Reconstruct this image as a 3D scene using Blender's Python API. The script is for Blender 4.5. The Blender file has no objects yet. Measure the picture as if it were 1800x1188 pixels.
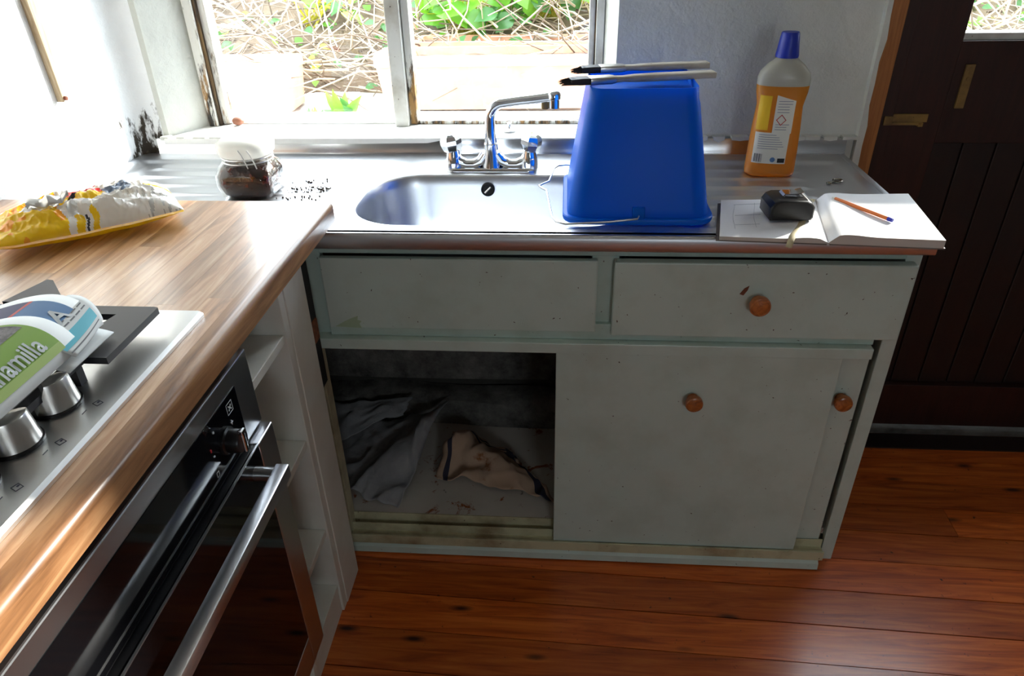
import bpy, bmesh, math, random
from mathutils import Vector, Matrix, noise as mnoise

random.seed(7)
SC = bpy.context.scene
COL = SC.collection

# ------------------------------------------------------------------ camera
cam_d = bpy.data.cameras.new('camera')
cam_d.sensor_width = 36.0
cam_d.lens = 1245.6 / 1800 * 36
cam_d.clip_start = 0.02
CAM = bpy.data.objects.new('camera', cam_d)
COL.objects.link(CAM)
_p, _y, _r = 0.54043, 0.08072, -0.0224
fw = Vector((-math.sin(_y) * math.cos(_p), math.cos(_y) * math.cos(_p), -math.sin(_p)))
rt = Vector((math.cos(_y), math.sin(_y), 0))
up = rt.cross(fw)
r2 = rt * math.cos(_r) + up * math.sin(_r)
u2 = up * math.cos(_r) - rt * math.sin(_r)
CAM.matrix_world = Matrix(((r2.x, u2.x, -fw.x, 0.5403), (r2.y, u2.y, -fw.y, -1.3215), (r2.z, u2.z, -fw.z, 1.4403), (0, 0, 0, 1)))
SC.camera = CAM

# ------------------------------------------------------------------ light
W = bpy.data.worlds.new('sky')
SC.world = W
W.use_nodes = True
bg = W.node_tree.nodes['Background']
bg.inputs['Color'].default_value = (0.84, 0.92, 1.0, 1)
bg.inputs['Strength'].default_value = 14.0

sun_d = bpy.data.lights.new('sun', 'SUN')
sun_d.energy = 13.0
sun_d.angle = 0.03
sun_d.color = (1.0, 0.95, 0.86)
sun = bpy.data.objects.new('sun', sun_d)
sun.rotation_euler = Vector((-1.0, -1.0, -0.55)).to_track_quat('-Z', 'Y').to_euler()
sun.location = (6, 6, 5)
COL.objects.link(sun)


def portal(name, loc, rot, sx, sy):
    d = bpy.data.lights.new(name, 'AREA')
    d.shape = 'RECTANGLE'
    d.size, d.size_y = sx, sy
    d.cycles.is_portal = True
    o = bpy.data.objects.new(name, d)
    o.location, o.rotation_euler = loc, rot
    COL.objects.link(o)


portal('kitchen_window_portal', (0.09, 0.80, 1.43), (-math.pi / 2, 0, 0), 1.09, 0.98)
portal('door_glass_portal', (1.73, 0.80, 1.46), (-math.pi / 2, 0, 0), 0.56, 0.60)
portal('fill_window_portal', (1.30, -3.35, 1.45), (math.pi / 2, 0, 0), 0.6, 0.6)  # sky sampling for the added fill window

SC.view_settings.view_transform = 'Standard'
SC.view_settings.look = 'None'
SC.view_settings.gamma = 1.0
SC.view_settings.use_curve_mapping = False
SC.view_settings.exposure = 0.0


# ------------------------------------------------------------------ materials
def lin(r, g, b):
    f = lambda c: (c / 12.92 if c <= 0.04045 else ((c + 0.055) / 1.055) ** 2.4)
    return (f(r / 255), f(g / 255), f(b / 255), 1)


class NT:
    def __init__(s, name):
        s.m = bpy.data.materials.new(name)
        s.m.use_nodes = True
        s.t = s.m.node_tree
        s.b = s.t.nodes['Principled BSDF']
        s.out = s.t.nodes['Material Output']

    def n(s, kind, **kw):
        nd = s.t.nodes.new(kind)
        for k, v in kw.items():
            if hasattr(nd, k) and not k[0].isupper():
                setattr(nd, k, v)
            else:
                nd.inputs[k.replace('_', ' ')].default_value = v
        return nd

    def l(s, a, b):
        s.t.links.new(a, b)

    def pos(s, scale=(1, 1, 1), rot=(0, 0, 0), obj=False, rnd=0.0):
        if obj:
            src = s.n('ShaderNodeTexCoord').outputs['Object']
        else:
            src = s.n('ShaderNodeNewGeometry').outputs['Position']
        mp = s.n('ShaderNodeMapping')
        mp.inputs['Scale'].default_value = scale
        mp.inputs['Rotation'].default_value = rot
        s.l(src, mp.inputs['Vector'])
        v = mp.outputs['Vector']
        if rnd:
            oi = s.n('ShaderNodeObjectInfo')
            ml = s.n('ShaderNodeMath', operation='MULTIPLY')
            ml.inputs[1].default_value = rnd
            s.l(oi.outputs['Random'], ml.inputs[0])
            cb = s.n('ShaderNodeCombineXYZ')
            for i in range(3):
                s.l(ml.outputs[0], cb.inputs[i])
            ad = s.n('ShaderNodeVectorMath', operation='ADD')
            s.l(v, ad.inputs[0])
            s.l(cb.outputs[0], ad.inputs[1])
            v = ad.outputs[0]
        return v

    def noise(s, v, scale, detail=3, rough=0.5, dist=0.0):
        nd = s.n('ShaderNodeTexNoise')
        nd.inputs['Scale'].default_value = scale
        nd.inputs['Detail'].default_value = detail
        nd.inputs['Roughness'].default_value = rough
        nd.inputs['Distortion'].default_value = dist
        s.l(v, nd.inputs['Vector'])
        return nd.outputs['Fac']

    def ramp(s, fac, stops):
        nd = s.n('ShaderNodeValToRGB')
        e = nd.color_ramp.elements
        while len(e) < len(stops):
            e.new(0.5)
        for el, (p, c) in zip(e, stops):
            el.position = p
            el.color = c
        s.l(fac, nd.inputs['Fac'])
        return nd.outputs['Color']

    def mix(s, fac, a, b, mode='MIX'):
        nd = s.n('ShaderNodeMix', data_type='RGBA', blend_type=mode)
        for sock, val in ((nd.inputs[0], fac), (nd.inputs[6], a), (nd.inputs[7], b)):
            if isinstance(val, (int, float)):
                sock.default_value = val
            elif isinstance(val, tuple):
                sock.default_value = val
            else:
                s.l(val, sock)
        return nd.outputs[2]

    def bump(s, h, strength=0.2, dist=0.01):
        nd = s.n('ShaderNodeBump')
        nd.inputs['Strength'].default_value = strength
        nd.inputs['Distance'].default_value = dist
        s.l(h, nd.inputs['Height'])
        s.l(nd.outputs['Normal'], s.b.inputs['Normal'])

    def set(s, **kw):
        for k, v in kw.items():
            i = s.b.inputs[k.replace('_', ' ')]
            if hasattr(v, 'node'):
                s.l(v, i)
            else:
                i.default_value = v
        return s


BLK = (0, 0, 0, 1)
WHT = (1, 1, 1, 1)


def plain(name, c, rough=0.5, metal=0.0, **kw):
    t = NT(name)
    t.set(Base_Color=c, Roughness=rough, Metallic=metal, **kw)
    return t.m


def painted(name, c, dirt, rough=0.4, amt=0.5, speck=True, bumpy=0.05):
    t = NT(name)
    v = t.pos()
    n1 = t.noise(v, 9, 5, 0.6)
    col = t.mix(t.ramp(n1, [(0.45, BLK), (0.75, (amt, amt, amt, 1))]), c, dirt)
    if speck:
        n2 = t.noise(v, 110, 2, 0.5)
        col = t.mix(t.ramp(n2, [(0.735, BLK), (0.76, WHT)]), col, lin(70, 45, 30))
    t.set(Base_Color=col, Roughness=rough)
    t.bump(t.noise(v, 60, 3), bumpy, 0.01)
    return t.m


def wood(name, stops, grain=(1, 14, 14), scale=3, rough=0.35, rnd=30.0, vary=0.35, rot=(0, 0, 0), knots=None, coat=0.0, bump=0.03):
    t = NT(name)
    v = t.pos(grain, rot, rnd=rnd)
    n = t.noise(v, scale, 6, 0.6, 1.2)
    col = t.ramp(n, stops)
    oi = t.n('ShaderNodeObjectInfo')
    hs = t.n('ShaderNodeHueSaturation')
    mr = t.n('ShaderNodeMapRange')
    mr.inputs['To Min'].default_value = 1 - vary
    mr.inputs['To Max'].default_value = 1 + vary * 0.7
    t.l(oi.outputs['Random'], mr.inputs['Value'])
    t.l(mr.outputs[0], hs.inputs['Value'])
    t.l(col, hs.inputs['Color'])
    col = hs.outputs['Color']
    if knots:
        vv = t.pos(knots[0], rot, rnd=rnd)
        vo = t.n('ShaderNodeTexVoronoi')
        vo.inputs['Scale'].default_value = knots[1]
        t.l(vv, vo.inputs['Vector'])
        col = t.mix(t.ramp(vo.outputs['Distance'], [(knots[2] * 0.35, WHT), (knots[2], BLK)]), col, knots[3])
    if len(stops) and knots and len(knots) > 4:
        n3 = t.noise(t.pos(), 45, 4, 0.65)
        col = t.mix(t.ramp(n3, [(0.66, BLK), (0.73, WHT)]), col, knots[4])
    t.set(Base_Color=col, Roughness=rough)
    if coat:
        t.set(Coat_Weight=coat, Coat_Roughness=0.2)
    t.bump(n, bump, 0.01)
    return t.m


def steel(name, c=(0.55, 0.56, 0.58, 1), rough=0.28, grain=(2, 60, 60), smear=0.15):
    t = NT(name)
    n = t.noise(t.pos(grain), 6, 4, 0.6)
    r = t.n('ShaderNodeMapRange')
    r.inputs['To Min'].default_value = rough - smear * 0.5
    r.inputs['To Max'].default_value = rough + smear
    t.l(n, r.inputs['Value'])
    t.set(Base_Color=c, Metallic=1.0, Roughness=r.outputs[0])
    return t.m


def translucent(name, c, tc, amt, rough=0.3, spec=0.5):
    t = NT(name)
    t.set(Base_Color=c, Roughness=rough, Specular_IOR_Level=spec)
    tr = t.n('ShaderNodeBsdfTranslucent')
    tr.inputs['Color'].default_value = tc
    mx = t.n('ShaderNodeMixShader')
    mx.inputs[0].default_value = amt
    t.l(t.b.outputs[0], mx.inputs[1])
    t.l(tr.outputs[0], mx.inputs[2])
    t.l(mx.outputs[0], t.out.inputs['Surface'])
    return t.m


def thin_glass(name, tint=(0.97, 0.98, 0.98, 1), refl=1.0, dirt=0.0):
    t = NT(name)
    tr = t.n('ShaderNodeBsdfTransparent')
    tr.inputs['Color'].default_value = tint
    gl = t.n('ShaderNodeBsdfGlossy')
    gl.inputs['Roughness'].default_value = 0.02
    lw = t.n('ShaderNodeLayerWeight')
    pw = t.n('ShaderNodeMath', operation='POWER')
    pw.inputs[1].default_value = 5.0
    t.l(lw.outputs['Facing'], pw.inputs[0])
    mu = t.n('ShaderNodeMath', operation='MULTIPLY_ADD')
    mu.inputs[1].default_value = 0.9 * refl
    mu.inputs[2].default_value = 0.035 * refl
    mu.use_clamp = True
    t.l(pw.outputs[0], mu.inputs[0])
    mx = t.n('ShaderNodeMixShader')
    t.l(mu.outputs[0], mx.inputs[0])
    t.l(tr.outputs[0], mx.inputs[1])
    t.l(gl.outputs[0], mx.inputs[2])
    t.l(mx.outputs[0], t.out.inputs['Surface'])
    return t.m


M = {}


def plaster(name, c, c2, mould=False):
    t = NT(name)
    v = t.pos()
    n = t.noise(v, 3.5, 6, 0.6)
    col = t.mix(t.ramp(n, [(0.35, BLK), (0.7, WHT)]), c, c2)
    if mould:
        # damp black mould that sits low on the wall, near the sink
        n2 = t.noise(t.pos((1, 1, 0.35)), 42, 4, 0.7)
        sx = t.n('ShaderNodeSeparateXYZ')
        t.l(v, sx.inputs[0])
        mz = t.n('ShaderNodeMapRange')
        mz.inputs['From Min'].default_value = 0.90
        mz.inputs['From Max'].default_value = 1.10
        mz.inputs['To Min'].default_value = 1.0
        mz.inputs['To Max'].default_value = 0.0
        t.l(sx.outputs[2], mz.inputs['Value'])
        my = t.n('ShaderNodeMapRange')
        my.inputs['From Min'].default_value = 0.36
        my.inputs['From Max'].default_value = 0.50
        t.l(sx.outputs[1], my.inputs['Value'])
        m1 = t.n('ShaderNodeMath', operation='MULTIPLY')
        t.l(mz.outputs[0], m1.inputs[0])
        t.l(my.outputs[0], m1.inputs[1])
        m2 = t.n('ShaderNodeMath', operation='MULTIPLY_ADD')
        m2.inputs[1].default_value = 0.32
        t.l(m1.outputs[0], m2.inputs[0])
        t.l(n2, m2.inputs[2])
        col = t.mix(t.ramp(m2.outputs[0], [(0.70, BLK), (0.80, WHT)]), col, lin(50, 42, 30))
    t.set(Base_Color=col, Roughness=0.75)
    hb = t.noise(v, 26, 6, 0.65)
    t.bump(hb, 0.3, 0.02)
    return t.m


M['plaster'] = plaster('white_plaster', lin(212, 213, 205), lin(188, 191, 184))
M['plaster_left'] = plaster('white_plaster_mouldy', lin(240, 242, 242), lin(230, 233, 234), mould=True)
M['ceiling'] = plain('ceiling_white', lin(205, 205, 200), 0.8)
M['rear'] = plain('rear_wall_paint', lin(140, 140, 136), 0.8)


def mouldy_paint():
    t = NT('mouldy_white_frame_paint')
    v = t.pos()
    sx = t.n('ShaderNodeSeparateXYZ')
    t.l(v, sx.inputs[0])
    mz = t.n('ShaderNodeMapRange')
    mz.inputs['From Min'].default_value = 0.94
    mz.inputs['From Max'].default_value = 1.30
    mz.inputs['To Min'].default_value = 0.20
    mz.inputs['To Max'].default_value = 0.0
    t.l(sx.outputs[2], mz.inputs['Value'])
    n = t.noise(t.pos((1, 1, 0.22)), 34, 5, 0.7)
    ad = t.n('ShaderNodeMath', operation='ADD')
    t.l(mz.outputs[0], ad.inputs[0])
    t.l(n, ad.inputs[1])
    n2 = t.noise(t.pos((1, 1, 0.3)), 60, 3)
    dark = t.ramp(n2, [(0.42, lin(34, 28, 22)), (0.6, lin(150, 112, 60))])
    col = t.mix(t.ramp(ad.outputs[0], [(0.62, BLK), (0.72, WHT)]), lin(222, 221, 214), dark)
    t.set(Base_Color=col, Roughness=0.5)
    t.bump(n, 0.25, 0.01)
    return t.m


M['frame'] = mouldy_paint()
M['frame_clean'] = painted('window_frame_paint', lin(214, 214, 208), lin(150, 140, 120), 0.5, 0.8)
M['frame_rot'] = wood('rotten_frame_edge', [(0.3, lin(24, 20, 16)), (0.55, lin(58, 44, 28)), (0.78, lin(140, 108, 62))], (14, 14, 1), 4, 0.8, 0, 0.1)
M['sill'] = painted('sill_white_paint', lin(238, 238, 234), lin(205, 200, 190), 0.45, 0.5, False)
M['glass'] = thin_glass('window_glass')

M['cab'] = painted('pale_green_cabinet_paint', lin(194, 209, 199), lin(172, 184, 170), 0.36, 0.6)
M['cab_frame'] = painted('green_grey_frame_paint', lin(182, 202, 192), lin(156, 170, 152), 0.4, 0.7)
M['cab_edge'] = painted('worn_track_paint', lin(196, 192, 158), lin(120, 96, 62), 0.5, 0.9)
M['bare'] = wood('bare_reddish_wood', [(0.3, lin(90, 45, 22)), (0.7, lin(150, 84, 44))], (1, 10, 10), 6, 0.7, 0, 0.1)
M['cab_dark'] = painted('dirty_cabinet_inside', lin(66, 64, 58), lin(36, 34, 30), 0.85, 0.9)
M['knobwood'] = wood('varnished_knob_wood', [(0.3, lin(128, 66, 26)), (0.7, lin(190, 112, 52))], (1, 1, 1), 60, 0.3, 5, 0.15, coat=0.4)


def stained_board():
    t = NT('stained_cupboard_floor')
    v = t.pos()
    base = t.mix(t.noise(v, 8, 4), lin(226, 220, 210), lin(186, 178, 166))
    n = t.noise(v, 17, 5, 0.7, 0.6)
    col = t.mix(t.ramp(n, [(0.585, BLK), (0.65, WHT)]), base, lin(150, 80, 28))
    n2 = t.noise(v, 24, 5, 0.7)
    col = t.mix(t.ramp(n2, [(0.67, BLK), (0.74, WHT)]), col, lin(60, 34, 18))
    t.set(Base_Color=col, Roughness=0.6)
    return t.m


M['cupfloor'] = stained_board()


def concrete():
    t = NT('grimy_concrete')
    v = t.pos()
    n = t.noise(v, 14, 7, 0.7)
    col = t.ramp(n, [(0.3, lin(48, 46, 43)), (0.55, lin(112, 109, 103)), (0.8, lin(150, 147, 140))])
    t.set(Base_Color=col, Roughness=0.9)
    t.bump(n, 0.5, 0.02)
    return t.m


M['concrete'] = concrete()
M['steel'] = steel('brushed_sink_steel', (0.66, 0.68, 0.71, 1), 0.31, (2, 60, 60), 0.08)
M['steel_front'] = steel('steel_front_lip', (0.60, 0.61, 0.63, 1), 0.40, (1, 30, 30), 0.06)
M['hobsteel'] = plain('hob_steel', (0.68, 0.68, 0.67, 1), 0.32, 1.0)
M['ovensteel'] = plain('oven_steel', (0.56, 0.57, 0.59, 1), 0.30, 1.0)
M['upstand'] = steel('upstand_steel', (0.55, 0.56, 0.57, 1), 0.22, (1, 30, 30), 0.06)
M['chrome'] = plain('chrome', (0.80, 0.82, 0.85, 1), 0.07, 1.0)
M['satin'] = plain('satin_knob_metal', (0.62, 0.60, 0.56, 1), 0.3, 1.0)
M['black'] = plain('black_plastic', lin(14, 14, 16), 0.35)
M['rubber'] = plain('matt_black', lin(20, 20, 20), 0.7)
M['ovenglass'] = plain('black_oven_glass', (0.004, 0.004, 0.005, 1), 0.06, 0.0, Specular_IOR_Level=0.35)
M['iron'] = plain('cast_iron', lin(32, 32, 38), 0.42)
M['white_print'] = plain('white_print', lin(200, 205, 205), 0.5)
M['red_print'] = plain('red_print', lin(190, 40, 40), 0.5)
M['dark_print'] = plain('dark_print', lin(60, 62, 78), 0.6)
M['label_text'] = plain('grey_label_text', lin(140, 140, 150), 0.6)
M['keymetal'] = plain('dull_key_metal', (0.22, 0.2, 0.17, 1), 0.4, 1.0)
M['melamine'] = painted('white_melamine', lin(226, 224, 214), lin(204, 198, 182), 0.35, 0.5, False, 0.0)

WAL = [(0.25, lin(112, 76, 50)), (0.5, lin(182, 136, 98)), (0.75, lin(222, 186, 148))]
M['walnut'] = wood('oiled_walnut_staves', WAL, (26, 2.0, 26), 1.6, 0.36, 40, 0.34, coat=1.0, bump=0.01)
M['walnut_edge'] = wood('worktop_front_edge', [(0.25, lin(78, 48, 28)), (0.5, lin(150, 106, 70)), (0.75, lin(190, 146, 104))], (20, 1.6, 26), 1.8, 0.34, 0, 0.0, coat=0.15, bump=0.01)
PINE = [(0.3, lin(146, 60, 16)), (0.5, lin(192, 90, 30)), (0.72, lin(218, 118, 48))]
FROT = (0, 0, math.radians(2.2))
M['pine'] = wood('varnished_pine_boards', PINE, (1.6, 22, 10), 2.2, 0.34, 60, 0.25, FROT, ((2.2, 7, 1), 1.9, 0.15, lin(52, 20, 10), lin(44, 24, 14)), coat=0.3, bump=0.02)
M['subfloor'] = plain('dark_gap', lin(26, 16, 10), 0.9)
M['doorwood'] = wood('dark_stained_door', [(0.3, lin(40, 20, 14)), (0.7, lin(58, 28, 20))], (14, 14, 1), 5, 0.38, 8, 0.15, bump=0.05)
M['doorboard'] = wood('darker_door_boards', [(0.3, lin(26, 15, 11)), (0.7, lin(38, 22, 16))], (14, 14, 1), 5, 0.45, 8, 0.12)
M['archwood'] = wood('orange_pine_trim', [(0.3, lin(140, 84, 40)), (0.7, lin(182, 120, 64))], (16, 16, 1), 4, 0.4, 0, 0.0, (0, 0, 0), ((5, 5, 2.0), 2.2, 0.1, lin(70, 36, 16)))
M['brass'] = painted('tarnished_brass', lin(150, 118, 58), lin(58, 44, 26), 0.5, 1.0)
M['threshold'] = painted('worn_threshold', lin(96, 92, 86), lin(40, 34, 28), 0.7, 1.0)

M['bluebucket'] = translucent('blue_bucket_plastic', lin(0, 112, 220), lin(0, 150, 255), 0.36, 0.4, 0.25)
M['wire'] = plain('galvanised_wire', (0.7, 0.7, 0.7, 1), 0.3, 1.0)
M['bristle'] = plain('black_bristles', lin(18, 18, 22), 0.6)
M['brushwood'] = painted('painted_brush_handle', lin(190, 184, 172), lin(120, 104, 84), 0.45, 0.7)
M['orange'] = translucent('orange_cleaner', lin(230, 156, 62), lin(255, 176, 70), 0.45, 0.22)
M['milky'] = translucent('milky_bottle_plastic', lin(206, 204, 192), lin(230, 226, 210), 0.45, 0.25)
M['bluecap'] = plain('blue_cap', lin(22, 46, 160), 0.4)
M['label'] = plain('pale_label', lin(226, 222, 206), 0.5)
M['label_yellow'] = plain('yellow_label', lin(240, 190, 30), 0.5)
M['paper'] = plain('notebook_paper', lin(238, 238, 240), 0.75)
M['paper_edge'] = plain('page_edges', lin(206, 196, 186), 0.8)
M['cover'] = plain('grey_book_cover', lin(116, 108, 100), 0.6)
M['ribbon'] = plain('cream_ribbon', lin(196, 182, 146), 0.7)
M['pen_orange'] = plain('orange_pen_barrel', lin(226, 120, 50), 0.35)
M['pen_blue'] = plain('blue_pen_cap', lin(40, 50, 170), 0.35)
M['tape_black'] = plain('black_tape_case', lin(5, 5, 7), 0.32)
M['pencil'] = plain('pencil_line', lin(170, 172, 182), 0.8)
M['jarglass'] = thin_glass('jar_glass', (0.90, 0.90, 0.88, 1), 1.3)


def contents():
    t = NT('dark_red_preserve')
    n = t.noise(t.pos(), 48, 3, 0.6)
    t.set(Base_Color=t.ramp(n, [(0.38, lin(18, 6, 5)), (0.6, lin(48, 13, 8)), (0.8, lin(120, 34, 16))]), Roughness=0.15)
    t.bump(n, 0.4, 0.02)
    return t.m


M['preserve'] = contents()
M['jarlid'] = translucent('white_jar_lid', lin(236, 236, 232), lin(236, 236, 232), 0.35, 0.2)
M['bag_yellow'] = translucent('yellow_packet_film', lin(246, 206, 20), lin(250, 210, 30), 0.25, 0.25)
M['bag_white'] = translucent('white_packet_film', lin(238, 238, 234), lin(240, 240, 236), 0.2, 0.22)
M['bag_red'] = plain('red_packet_film', lin(204, 48, 44), 0.25)
M['bag_orange'] = plain('orange_packet_film', lin(250, 160, 30), 0.25)
M['bag_dark'] = plain('dark_packet_print', lin(40, 38, 44), 0.3)
M['bag_silver'] = plain('silver_packet_lining', (0.72, 0.70, 0.66, 1), 0.22, 0.4)
M['bag_grey'] = plain('blue_grey_packet_print', lin(120, 132, 150), 0.25)
M['news'] = plain('newsprint', lin(226, 228, 226), 0.7)
M['news_green'] = plain('green_print', lin(132, 170, 66), 0.6)
M['news_lightgreen'] = plain('pale_green_print', lin(166, 190, 100), 0.6)


def photo_print():
    t = NT('grey_photo_print')
    n = t.noise(t.pos(), 60, 5, 0.7)
    t.set(Base_Color=t.ramp(n, [(0.35, lin(52, 50, 52)), (0.65, lin(140, 136, 134))]), Roughness=0.6)
    return t.m


M['news_photo'] = photo_print()
M['news_navy'] = plain('navy_print', lin(52, 58, 104), 0.6)
M['news_blue'] = plain('blue_print', lin(92, 132, 176), 0.6)
M['news_cyan'] = plain('cyan_print', lin(96, 190, 208), 0.6)
M['news_text'] = plain('grey_newsprint_text', lin(120, 122, 124), 0.7)


def cloth_mat(name, c1, c2, sc=60):
    t = NT(name)
    n = t.noise(t.pos(), 12, 5, 0.6)
    t.set(Base_Color=t.mix(n, c1, c2), Roughness=0.9)
    t.bump(t.noise(t.pos(), sc, 3), 0.25, 0.01)
    return t.m


M['greycloth'] = cloth_mat('grubby_white_sheet', lin(176, 176, 176), lin(120, 120, 122))


def towel_mat():
    t = NT('checked_tea_towel')
    v = t.pos(obj=True)
    sx = t.n('ShaderNodeSeparateXYZ')
    t.l(v, sx.inputs[0])
    n = t.noise(v, 9, 4)
    col = t.mix(n, lin(206, 180, 156), lin(170, 138, 112))
    n2 = t.noise(v, 16, 4, 0.7)
    col = t.mix(t.ramp(n2, [(0.6, BLK), (0.7, WHT)]), col, lin(150, 96, 56))
    t.set(Base_Color=col, Roughness=0.9)
    return t.m


M['towel'] = towel_mat()
M['towel_stripe'] = plain('dark_towel_stripe', lin(52, 50, 66), 0.9)
M['terracotta'] = painted('terracotta', lin(230, 164, 134), lin(216, 184, 160), 0.8, 0.8, False)
M['soil'] = painted('dry_soil', lin(120, 104, 86), lin(66, 54, 42), 0.95, 1.0, False, 0.6)
M['paving'] = painted('pale_paving', lin(206, 202, 194), lin(150, 146, 136), 0.9, 1.0, False, 0.4)
M['twig'] = plain('dry_twigs', lin(186, 172, 152), 0.8)
M['twig_dark'] = plain('dark_twigs', lin(112, 98, 84), 0.9)
M['leaf'] = translucent('fresh_green_leaf', lin(96, 158, 48), lin(160, 220, 60), 0.4, 0.35)
M['leaf_dark'] = translucent('ivy_leaf', lin(66, 116, 62), lin(110, 170, 70), 0.35, 0.35)
M['leaf_yellow'] = translucent('yellowing_leaf', lin(196, 190, 70), lin(220, 220, 80), 0.4, 0.4)
M['shell'] = plain('brown_shell', lin(150, 96, 72), 0.45)
M['speck'] = plain('dark_crumb', lin(46, 36, 28), 0.9)
M['batten'] = wood('weathered_batten', [(0.3, lin(150, 128, 98)), (0.7, lin(206, 190, 160))], (14, 14, 1), 5, 0.8, 0, 0.0)
M['chip'] = plain('old_green_paint_chip', lin(164, 182, 150), 0.5)
M['rust'] = plain('rust_mark', lin(112, 58, 34), 0.8)


# ------------------------------------------------------------------ mesh helpers
class MB:
    """Collects shapes; build() links them as one mesh object."""

    def __init__(s):
        s.bm = bmesh.new()
        s.mi = 0

    def _f(s, vs):
        try:
            f = s.bm.faces.new(vs)
            f.material_index = s.mi
            return f
        except ValueError:
            return None

    def box(s, x0, x1, y0, y1, z0, z1, bevel=0.0, seg=2):
        b = s.bm
        v = [b.verts.new(p) for p in ((x0, y0, z0), (x1, y0, z0), (x1, y1, z0), (x0, y1, z0), (x0, y0, z1), (x1, y0, z1), (x1, y1, z1), (x0, y1, z1))]
        fs = [s._f([v[i] for i in q]) for q in ((3, 2, 1, 0), (4, 5, 6, 7), (0, 1, 5, 4), (1, 2, 6, 5), (2, 3, 7, 6), (3, 0, 4, 7))]
        if bevel:
            es = list({e for f in fs for e in f.edges})
            r = bmesh.ops.bevel(b, geom=es, offset=bevel, segments=seg, affect='EDGES', profile=0.5)
            for f in r['faces']:
                f.material_index = s.mi
        return s

    def prism(s, pts, a0, a1, axis='z', bevel=0.0):
        """pts in the plane across axis; extruded from a0 to a1."""
        def mk(p, a):
            if axis == 'z':
                return (p[0], p[1], a)
            if axis == 'y':
                return (p[0], a, p[1])
            return (a, p[0], p[1])
        b = s.bm
        lo = [b.verts.new(mk(p, a0)) for p in pts]
        hi = [b.verts.new(mk(p, a1)) for p in pts]
        n = len(pts)
        fs = [s._f(lo[::-1]), s._f(hi)] + [s._f([lo[i], lo[(i + 1) % n], hi[(i + 1) % n], hi[i]]) for i in range(n)]
        if bevel:
            es = list({e for f in fs if f for e in f.edges})
            r = bmesh.ops.bevel(b, geom=es, offset=bevel, segments=2, affect='EDGES', profile=0.5)
            for f in r['faces']:
                f.material_index = s.mi
        return s

    def rings(s, rings, cap0=True, cap1=True, close=True):
        b = s.bm
        vr = [[b.verts.new(p) for p in r] for r in rings]
        n = len(vr[0])
        for a, c in zip(vr, vr[1:]):
            for i in range(n if close else n - 1):
                s._f([a[i], a[(i + 1) % n], c[(i + 1) % n], c[i]])
        if cap0:
            s._f(vr[0][::-1])
        if cap1:
            s._f(vr[-1])
        return s

    def lathe(s, prof, c=(0, 0, 0), n=20, mat=None):
        """prof: list of (r, h) along local z; mat optional Matrix."""
        R = []
        for r, h in prof:
            ring = []
            for i in range(n):
                a = 2 * math.pi * i / n
                p = Vector((r * math.cos(a), r * math.sin(a), h))
                if mat:
                    p = mat @ p
                ring.append(p + Vector(c))
            R.append(ring)
        return s.rings(R)

    def tube(s, path, rad, n=10, flat=1.0):
        path = [Vector(p) for p in path]
        rr = rad if isinstance(rad, (list, tuple)) else [rad] * len(path)
        R = []
        ref = Vector((0.123, 0.31, 1)).normalized()
        prev = None
        for i, p in enumerate(path):
            a = path[max(i - 1, 0)]
            c = path[min(i + 1, len(path) - 1)]
            t = (c - a).normalized()
            if prev is None:
                q = t.cross(ref).normalized()
            else:
                q = (prev - t * prev.dot(t)).normalized()
            prev = q
            w = t.cross(q)
            R.append([p + (q * math.cos(2 * math.pi * k / n) + w * math.sin(2 * math.pi * k / n) * flat) * rr[i] for k in range(n)])
        return s.rings(R)

    def grid(s, fn, nu, nv, mfn=None):
        b = s.bm
        V = [[b.verts.new(fn(i / nu, j / nv)) for j in range(nv + 1)] for i in range(nu + 1)]
        for i in range(nu):
            for j in range(nv):
                f = s._f([V[i][j], V[i + 1][j], V[i + 1][j + 1], V[i][j + 1]])
                if f and mfn:
                    f.material_index = mfn((i + .5) / nu, (j + .5) / nv)
        return s

    def build(s, name, mats, parent=None, smooth=None, solid=0.0):
        me = bpy.data.meshes.new(name)
        bmesh.ops.recalc_face_normals(s.bm, faces=s.bm.faces)
        if smooth is not None:
            for f in s.bm.faces:
                f.smooth = True
            th = math.radians(smooth)
            for e in s.bm.edges:
                if len(e.link_faces) == 2:
                    e.smooth = e.calc_face_angle(0) < th
        s.bm.to_mesh(me)
        s.bm.free()
        for m in (mats if isinstance(mats, (list, tuple)) else [mats]):
            me.materials.append(M[m])
        o = bpy.data.objects.new(name, me)
        COL.objects.link(o)
        if parent is not None:
            o.parent = parent
            o.matrix_parent_inverse = parent.matrix_basis.inverted()
        if solid:
            md = o.modifiers.new('thickness', 'SOLIDIFY')
            md.thickness = solid
            md.offset = 0
        return o


def tag(o, label, cat, group=None, kind=None):
    o['label'] = label
    o['category'] = cat
    if group:
        o['group'] = group
    if kind:
        o['kind'] = kind
    return o


def thing(name, label, cat, loc, group=None):
    o = bpy.data.objects.new(name, None)
    o.empty_display_size = 0.05
    o.location = loc
    COL.objects.link(o)
    return tag(o, label, cat, group)


def struct(o):
    o['kind'] = 'structure'
    return o


def sempty(name, loc):
    o = bpy.data.objects.new(name, None)
    o.location = loc
    COL.objects.link(o)
    o['kind'] = 'structure'
    return o


def dup(o, parent, loc, scale=(1, 1, 1), rot=(0, 0, 0), name=None):
    c = o.copy()
    if name:
        c.name = name
    COL.objects.link(c)
    c.parent = parent
    c.matrix_parent_inverse = Matrix.Identity(4)
    c.location, c.scale, c.rotation_euler = loc, scale, rot
    return c


def box(name, mats, parent, x0, x1, y0, y1, z0, z1, bevel=0.0015):
    return MB().box(x0, x1, y0, y1, z0, z1, bevel).build(name, mats, parent)


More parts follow.
